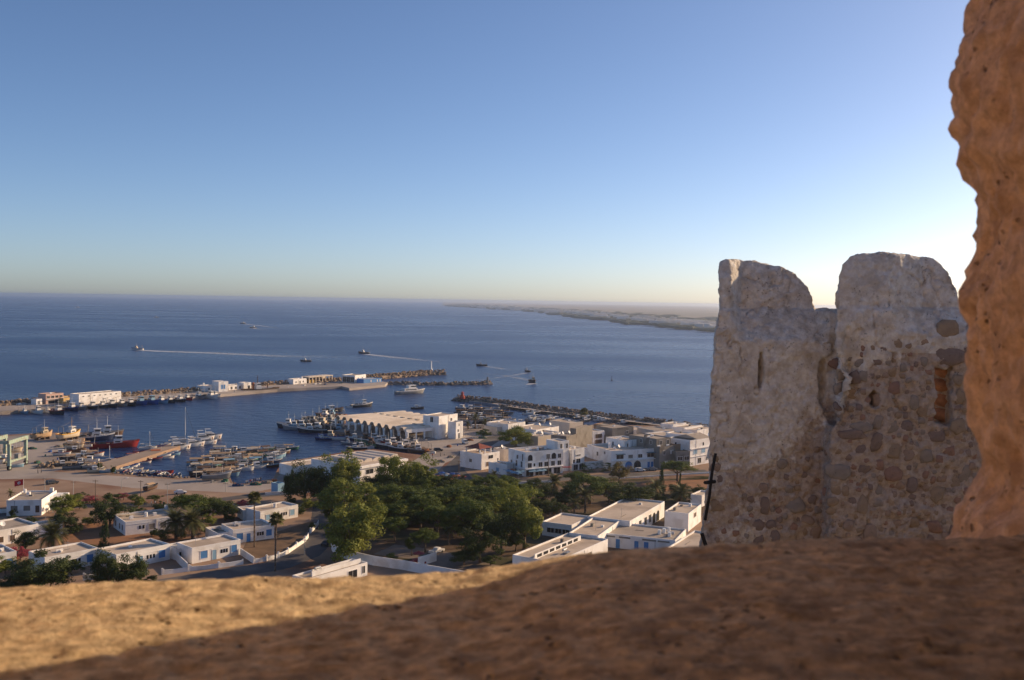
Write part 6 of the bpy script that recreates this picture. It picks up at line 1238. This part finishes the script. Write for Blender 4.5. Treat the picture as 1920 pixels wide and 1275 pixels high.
for q in [(137.5,930,902,'pale pole beside the parked black car'),(179,946,900,'dark wooden pole left of the dark domed tree',False,True),(264,944,901,'slim pole behind the long cottage roof',False,True),(314,949,906,'thin grey pole by the wide stone pine'),(228,916,899,'curved lamp post on the dirt quay',True),(368,904,874,'lamp post at the quay corner by the central raft',True),(534,930,897,'lamp post before the wide dark tree',True),(860,894,864,'pole beside the cafe parasols',False,True),(1028,893,858,'pole standing before the arched block front',False,True),(571,1040,1010,'thin post in the street verge'),(748,900,880,'pale post by the vented warehouse end'),(84,920,896,'thin pole behind the flagged office'),(920,801,785,'pole near the fish market palms'),(99,962,948,'short pole at the quay road wall'),(423,922,905,'post by the shaded quay kiosk')]: pole(*q)
def flag():
    p = at(44,922,GZ+4.6); h = 4.2; root = empty('flag_pole', p, 'red flag with white disc flying from the harbour office roof', 'flag')
    MB().bar(p, p+Vector((0,0,h)), 0.06).build('pole', TANK, root); n = 10; V = []; d = Vector((-0.94,-0.3,0)); s = Vector((-d.y,d.x,0)); w_, hh = 2.7, 1.8; z1 = h-0.05
    pos = lambda u, v: p+d*(u*w_)+s*(0.16*math.sin(u*7)*u)+Vector((0,0,z1-hh+v*hh-0.55*u))
    RF = mat('flag_red', (0.50,0.02,0.03), rough=0.8); WF = mat('flag_white', (0.75,0.73,0.70), rough=0.8)
    mb = MB(); G2 = [[pos(i/n,j/6) for j in range(7)] for i in range(n+1)]
    mb.add([v for r_ in G2 for v in r_], [(i*7+j,i*7+j+1,i*7+7+j+1,i*7+7+j) for i in range(n) for j in range(6)]); cl = mb.build('cloth', RF, root)
    nn = s if s.y < 0 else -s
    def disc(r0, cu, cv, off, m, name, k=20):
        pts = [pos(cu+r0*math.cos(t*2*math.pi/k)*hh/w_, cv+r0*math.sin(t*2*math.pi/k))+nn*off for t in range(k)]; MB().add(pts, [tuple(range(k))]).build(name, m, cl, sub=False).location = -root.location
    for sg in (1,-1):
        nn = s*sg
        disc(0.27,0.5,0.5,0.02,WF,'emblem_disc'); disc(0.20,0.49,0.5,0.03,RF,'emblem_crescent'); disc(0.155,0.52,0.5,0.04,WF,'emblem_crescent_cut')
        pts = [pos(0.53+(0.11 if i % 2 == 0 else 0.045)*math.cos(i*math.pi/5)*hh/w_, 0.5+(0.11 if i % 2 == 0 else 0.045)*math.sin(i*math.pi/5))+nn*0.05 for i in range(10)]; MB().add(pts, [tuple(range(10))]).build('emblem_star', RF, cl, sub=False).location = -root.location
flag()
def parasol(cn):
    r = empty('parasol', (0,0,0)); pt(r, 'pole', PG, lambda m: m.bar((0,0,0),(0,0,2.5),0.04)); V = [(0,0,2.75)]+[(1.7*math.cos(k*math.pi/4),1.7*math.sin(k*math.pi/4),2.15) for k in range(8)]+[(0,0,2.68)]+[(1.68*math.cos(k*math.pi/4),1.68*math.sin(k*math.pi/4),2.08) for k in range(8)]
    pt(r, 'canopy', PT[cn], lambda m: m.add(V, [(0,1+k,1+(k+1)%8) for k in range(8)]+[(9,10+(k+1)%8,10+k) for k in range(8)]+[(1+k,10+k,10+(k+1)%8,1+(k+1)%8) for k in range(8)])); pt(r, 'base', PT['grey'], lambda m: m.bar((0,0,0),(0,0,0.12),0.35,0.3,10)); return r
for i, (px,py,cn) in enumerate([(822,900,'navy'),(829,897,'blue'),(836,899,'grey'),(843,897,'navy'),(850,899,'blue'),(820,904,'red'),(828,904,'red'),(836,903,'pale blue'),(843,903,'navy'),(851,903,'red'),(858,903,'orange'),(866,904,'red'),(825,908,'orange'),(834,908,'cream'),(843,908,'orange'),(856,899,'navy'),(955,893,'pale blue'),(964,896,'pale blue'),(972,897,'pale blue'),(960,891,'orange'),(950,890,'pale blue'),(1000,893,'pale blue'),(1010,892,'pale blue'),(1018,891,'pale blue'),(785,1052,'red')]):
    lab = '%s parasol, %s on the cafe terrace counting from its seaward corner' % (cn,ORD[i]) if i < 16 else ('%s parasol, %s outside the arched block' % (cn,ORD[i-16]) if i < 24 else 'red parasol by the yard shed wall')
    put(('par',cn), lambda: parasol(cn), at(px,py,GZ), 0.3*i, lab, 'parasol', 'cafe parasols', z=GZ+0.02)
# awnings on the arched block (parts need a host: separate shop awnings)
for i, (px,py,cn) in enumerate([(1000,884,'pale blue'),(1012,883,'pale blue'),(975,884,'pale blue'),(1063,876,'red')]):
    p = at(px,py,GZ+2.6); MBo = MB().obox(Vector((p.x,p.y,0)), Vector((0.96,0.27,0)), Vector((-0.27,0.96,0)), -1.8,1.8,-1.0,1.0,GZ+2.6,GZ+2.75); tag(MBo.build('shop_awning', PT[cn]), '%s awning, %s along the street shopfronts' % (cn,ORD[i]), 'awning', 'shop awnings')
# ------------------------------------------------------------------ people
CLOTH = {n: mat('cloth_'+n, c, tuple(0.8*x for x in c), 0.9, 4.0, coord='obj') for n, c in {'dark':(0.03,0.03,0.035),'white':(0.65,0.63,0.6),'red':(0.4,0.05,0.04),'blue':(0.06,0.12,0.3)}.items()}; SKIN = mat('skin', (0.33,0.19,0.12), rough=0.6)
def person_body(stride):
    J = [((0,0,0.95),0.15),((0,0,1.2),0.15),((0,0,1.42),0.14),((0,0,1.53),0.055),((0.01,0,1.62),0.085),((0.015,0,1.73),0.075),
         ((0,0.19,1.40),0.06),((-0.05,0.24,1.14),0.045),((0.06,0.25,0.90),0.035),((0,-0.19,1.40),0.06),((0.05,-0.24,1.14),0.045),((0.16,-0.25,0.92),0.035),
         ((0,0.10,0.88),0.10),((stride*0.5,0.10,0.48),0.07),((stride*0.6,0.10,0.07),0.05),((stride*0.6+0.17,0.11,0.03),0.035),((0,-0.10,0.88),0.10),((-stride*0.3,-0.10,0.48),0.07),((-stride,-0.10,0.09),0.05),((-stride+0.16,-0.11,0.03),0.035)]
    E = [(0,1),(1,2),(2,3),(3,4),(4,5),(2,6),(6,7),(7,8),(2,9),(9,10),(10,11),(0,12),(12,13),(13,14),(14,15),(0,16),(16,17),(17,18),(18,19)]
    me = bpy.data.meshes.new('body'); me.from_pydata([j[0] for j in J], E, []); o = bpy.data.objects.new('tmp', me); col.objects.link(o)
    md = o.modifiers.new('s','SKIN'); sv = me.skin_vertices[0].data
    for i, j in enumerate(J): sv[i].radius = (j[1],j[1]); sv[i].use_root = (i == 0)
    o.modifiers.new('u','SUBSURF').levels = 1
    dg = bpy.context.evaluated_depsgraph_get(); out = bpy.data.meshes.new_from_object(o.evaluated_get(dg)); bpy.data.objects.remove(o); return out
BODY = {}
def person(px, py, ang, shirt, label, stride=0.18):
    key = (shirt, stride)
    if key not in BODY:
        me = person_body(stride); me.materials.clear(); me.materials.append(CLOTH[shirt]); me.materials.append(SKIN); me.materials.append(CLOTH['dark'])
        for p in me.polygons: p.material_index = 1 if p.center.z > 1.50 or (abs(p.center.y) > 0.2 and p.center.z < 1.2) else (2 if p.center.z < 0.92 else 0); p.use_smooth = True
        BODY[key] = me
    p = at(px,py); root = empty('person', Vector((p.x,p.y,GZ+0.02)), label, 'person', 'people on the quays'); root.rotation_euler = (0,0,ang)
    b = bpy.data.objects.new('body', BODY[key]); col.objects.link(b); b.parent = root
    MB().ball((-0.01,0,1.69), 0.095,0.085,0.09, 8, 5).build('hair', CLOTH['dark'], root, True, False)
for i, (px,py,s,lab) in enumerate([(71,888,'dark','person in dark clothes walking, first of the pair on the concrete apron'),(77.5,887,'dark','person in dark clothes walking, second of the pair on the concrete apron'),(438,908,'dark','person walking alone by the inlet water')]): person(px,py,0.4,s,lab,0.25)
for i, (px,sh) in enumerate([(461,'white'),(464,'white'),(469,'red'),(472,'white'),(476,'dark'),(479,'blue'),(482,'white'),(486,'white'),(489,'dark')]): person(px,908.5-i*0.75,1.2,sh,'person in %s top, %s in the line along the quay edge' % (sh,ORD[i]))
for i, (px,sh) in enumerate([(54,'dark'),(58,'white'),(66,'dark'),(77,'white'),(80,'dark'),(83,'white'),(87,'blue'),(90,'dark')]): person(px,962-(i % 2)*0.8,2.0+i,sh,'person in %s top, %s beside the flagged office wall' % (sh,ORD[i]))
for i, (px,sh) in enumerate([(284,'white'),(291,'white'),(294,'dark'),(302,'dark'),(307,'white')]): person(px,949-(i % 2),1.0+i,sh,'person in %s top, %s in the group on the quay road' % (sh,ORD[i]))
for i, (px,py,sh) in enumerate([(803,858,'dark'),(811,857,'red'),(826,856,'dark'),(833,855,'white')]): person(px,py,1.0+i,sh,'person in %s top, %s across the fish market yard' % (sh,ORD[i]))

# ------------------------------------------------------------------ working clutter on the quays
r4 = random.Random(9)
def crates(cn):
    r = empty('crate_stack', (0,0,0))
    for k in range(r4.randrange(3,7)): x, y = (k % 2)*0.85, (k//4)*0.85; z = (k//2 % 2)*0.42; pt(r, 'crate', PT[cn], lambda m: m.box(x-0.38,x+0.38,y-0.3,y+0.3,z,z+0.38))
    return r
def nets(m_):
    r = empty('net_heap', (0,0,0)); pt(r, 'net', m_, lambda m: m.ball((0,0,0.2),1.6,1.1,0.75).ball((1.1,0.5,0.15),1.0,0.9,0.6).ball((-0.9,-0.4,0.1),1.1,0.8,0.5)); pt(r, 'float_line', PT['orange'], lambda m: [m.ball((math.cos(k)*1.3,math.sin(k)*0.9,0.75-0.1*(k % 3)),0.14,0.14,0.14,6,4) for k in range(6)]); return r
def drum(cn):
    r = empty('oil_drum', (0,0,0)); pt(r, 'barrel', PT[cn], lambda m: m.bar((0,0,0),(0,0,0.88),0.3,0.3,10)); pt(r, 'rim', PT['dark'], lambda m: m.bar((0,0,0.86),(0,0,0.92),0.32,0.32,10)); return r
spots = [('fish market yard',[(800,846),(815,850),(842,838),(858,836),(880,826),(897,815),(845,858),(868,848),(905,822),(828,866)]),('quay by the central raft',[(385,896),(398,905),(425,903),(447,911),(500,906),(480,909),(512,903)]),('breakwater quay',[(250,752),(300,747),(360,741.5),(440,735),(540,726.5),(610,721),(640,719),(500,728.5),(150,759),(95,762)]),('boat yard apron',[(60,842),(95,848),(110,838),(108,862),(70,868),(85,856),(45,850),(100,866)])]
for place, pp in spots:
    for i, (px,py) in enumerate(pp):
        kd = r4.choice('ccnnd'); cn = r4.choice(['blue','white','tan','grey','orange','green'])
        if kd == 'c': put(('crate',cn), lambda: crates(cn), at(px,py), r4.uniform(0,3), '%s fish crates stacked on the %s, %s pile' % (cn,place,ORD[i]), 'crates', 'gear on the '+place, z=GZ+0.015, s=1.2)
        elif kd == 'n': put(('net',cn), lambda: nets(mat('net_'+cn, tuple(0.5*x for x in {'blue':(.05,.12,.25),'white':(.4,.38,.32),'tan':(.35,.25,.15),'grey':(.2,.2,.2),'orange':(.4,.15,.06),'green':(.06,.2,.14)}[cn]), rough=0.95, coord='obj')), at(px,py), r4.uniform(0,3), 'heaped %s net on the %s, %s pile' % (cn,place,ORD[i]), 'nets', 'gear on the '+place, z=GZ, s=1.1)
        else: put(('drum',cn), lambda: drum(cn), at(px,py), 0, '%s oil drum on the %s, %s item' % (cn,place,ORD[i]), 'drum', 'gear on the '+place, z=GZ+0.01)
# ------------------------------------------------------------------ haze over sea and plain
hz = MB().box(-31500, 31500, -31500, 31500, -3.0, 79.0)
hm = bpy.data.materials.new('haze_air'); hm.use_nodes = True; N = hm.node_tree.nodes; N.remove(N['Principled BSDF'])
pv = N.new('ShaderNodeVolumePrincipled'); pv.inputs['Color'].default_value = (0.74,0.81,0.92,1); pv.inputs['Density'].default_value = 0.00007; pv.inputs['Anisotropy'].default_value = 0.75
hm.node_tree.links.new(pv.outputs[0], N['Material Output'].inputs['Volume'])
tag(hz.build('haze', hm), kind='stuff')
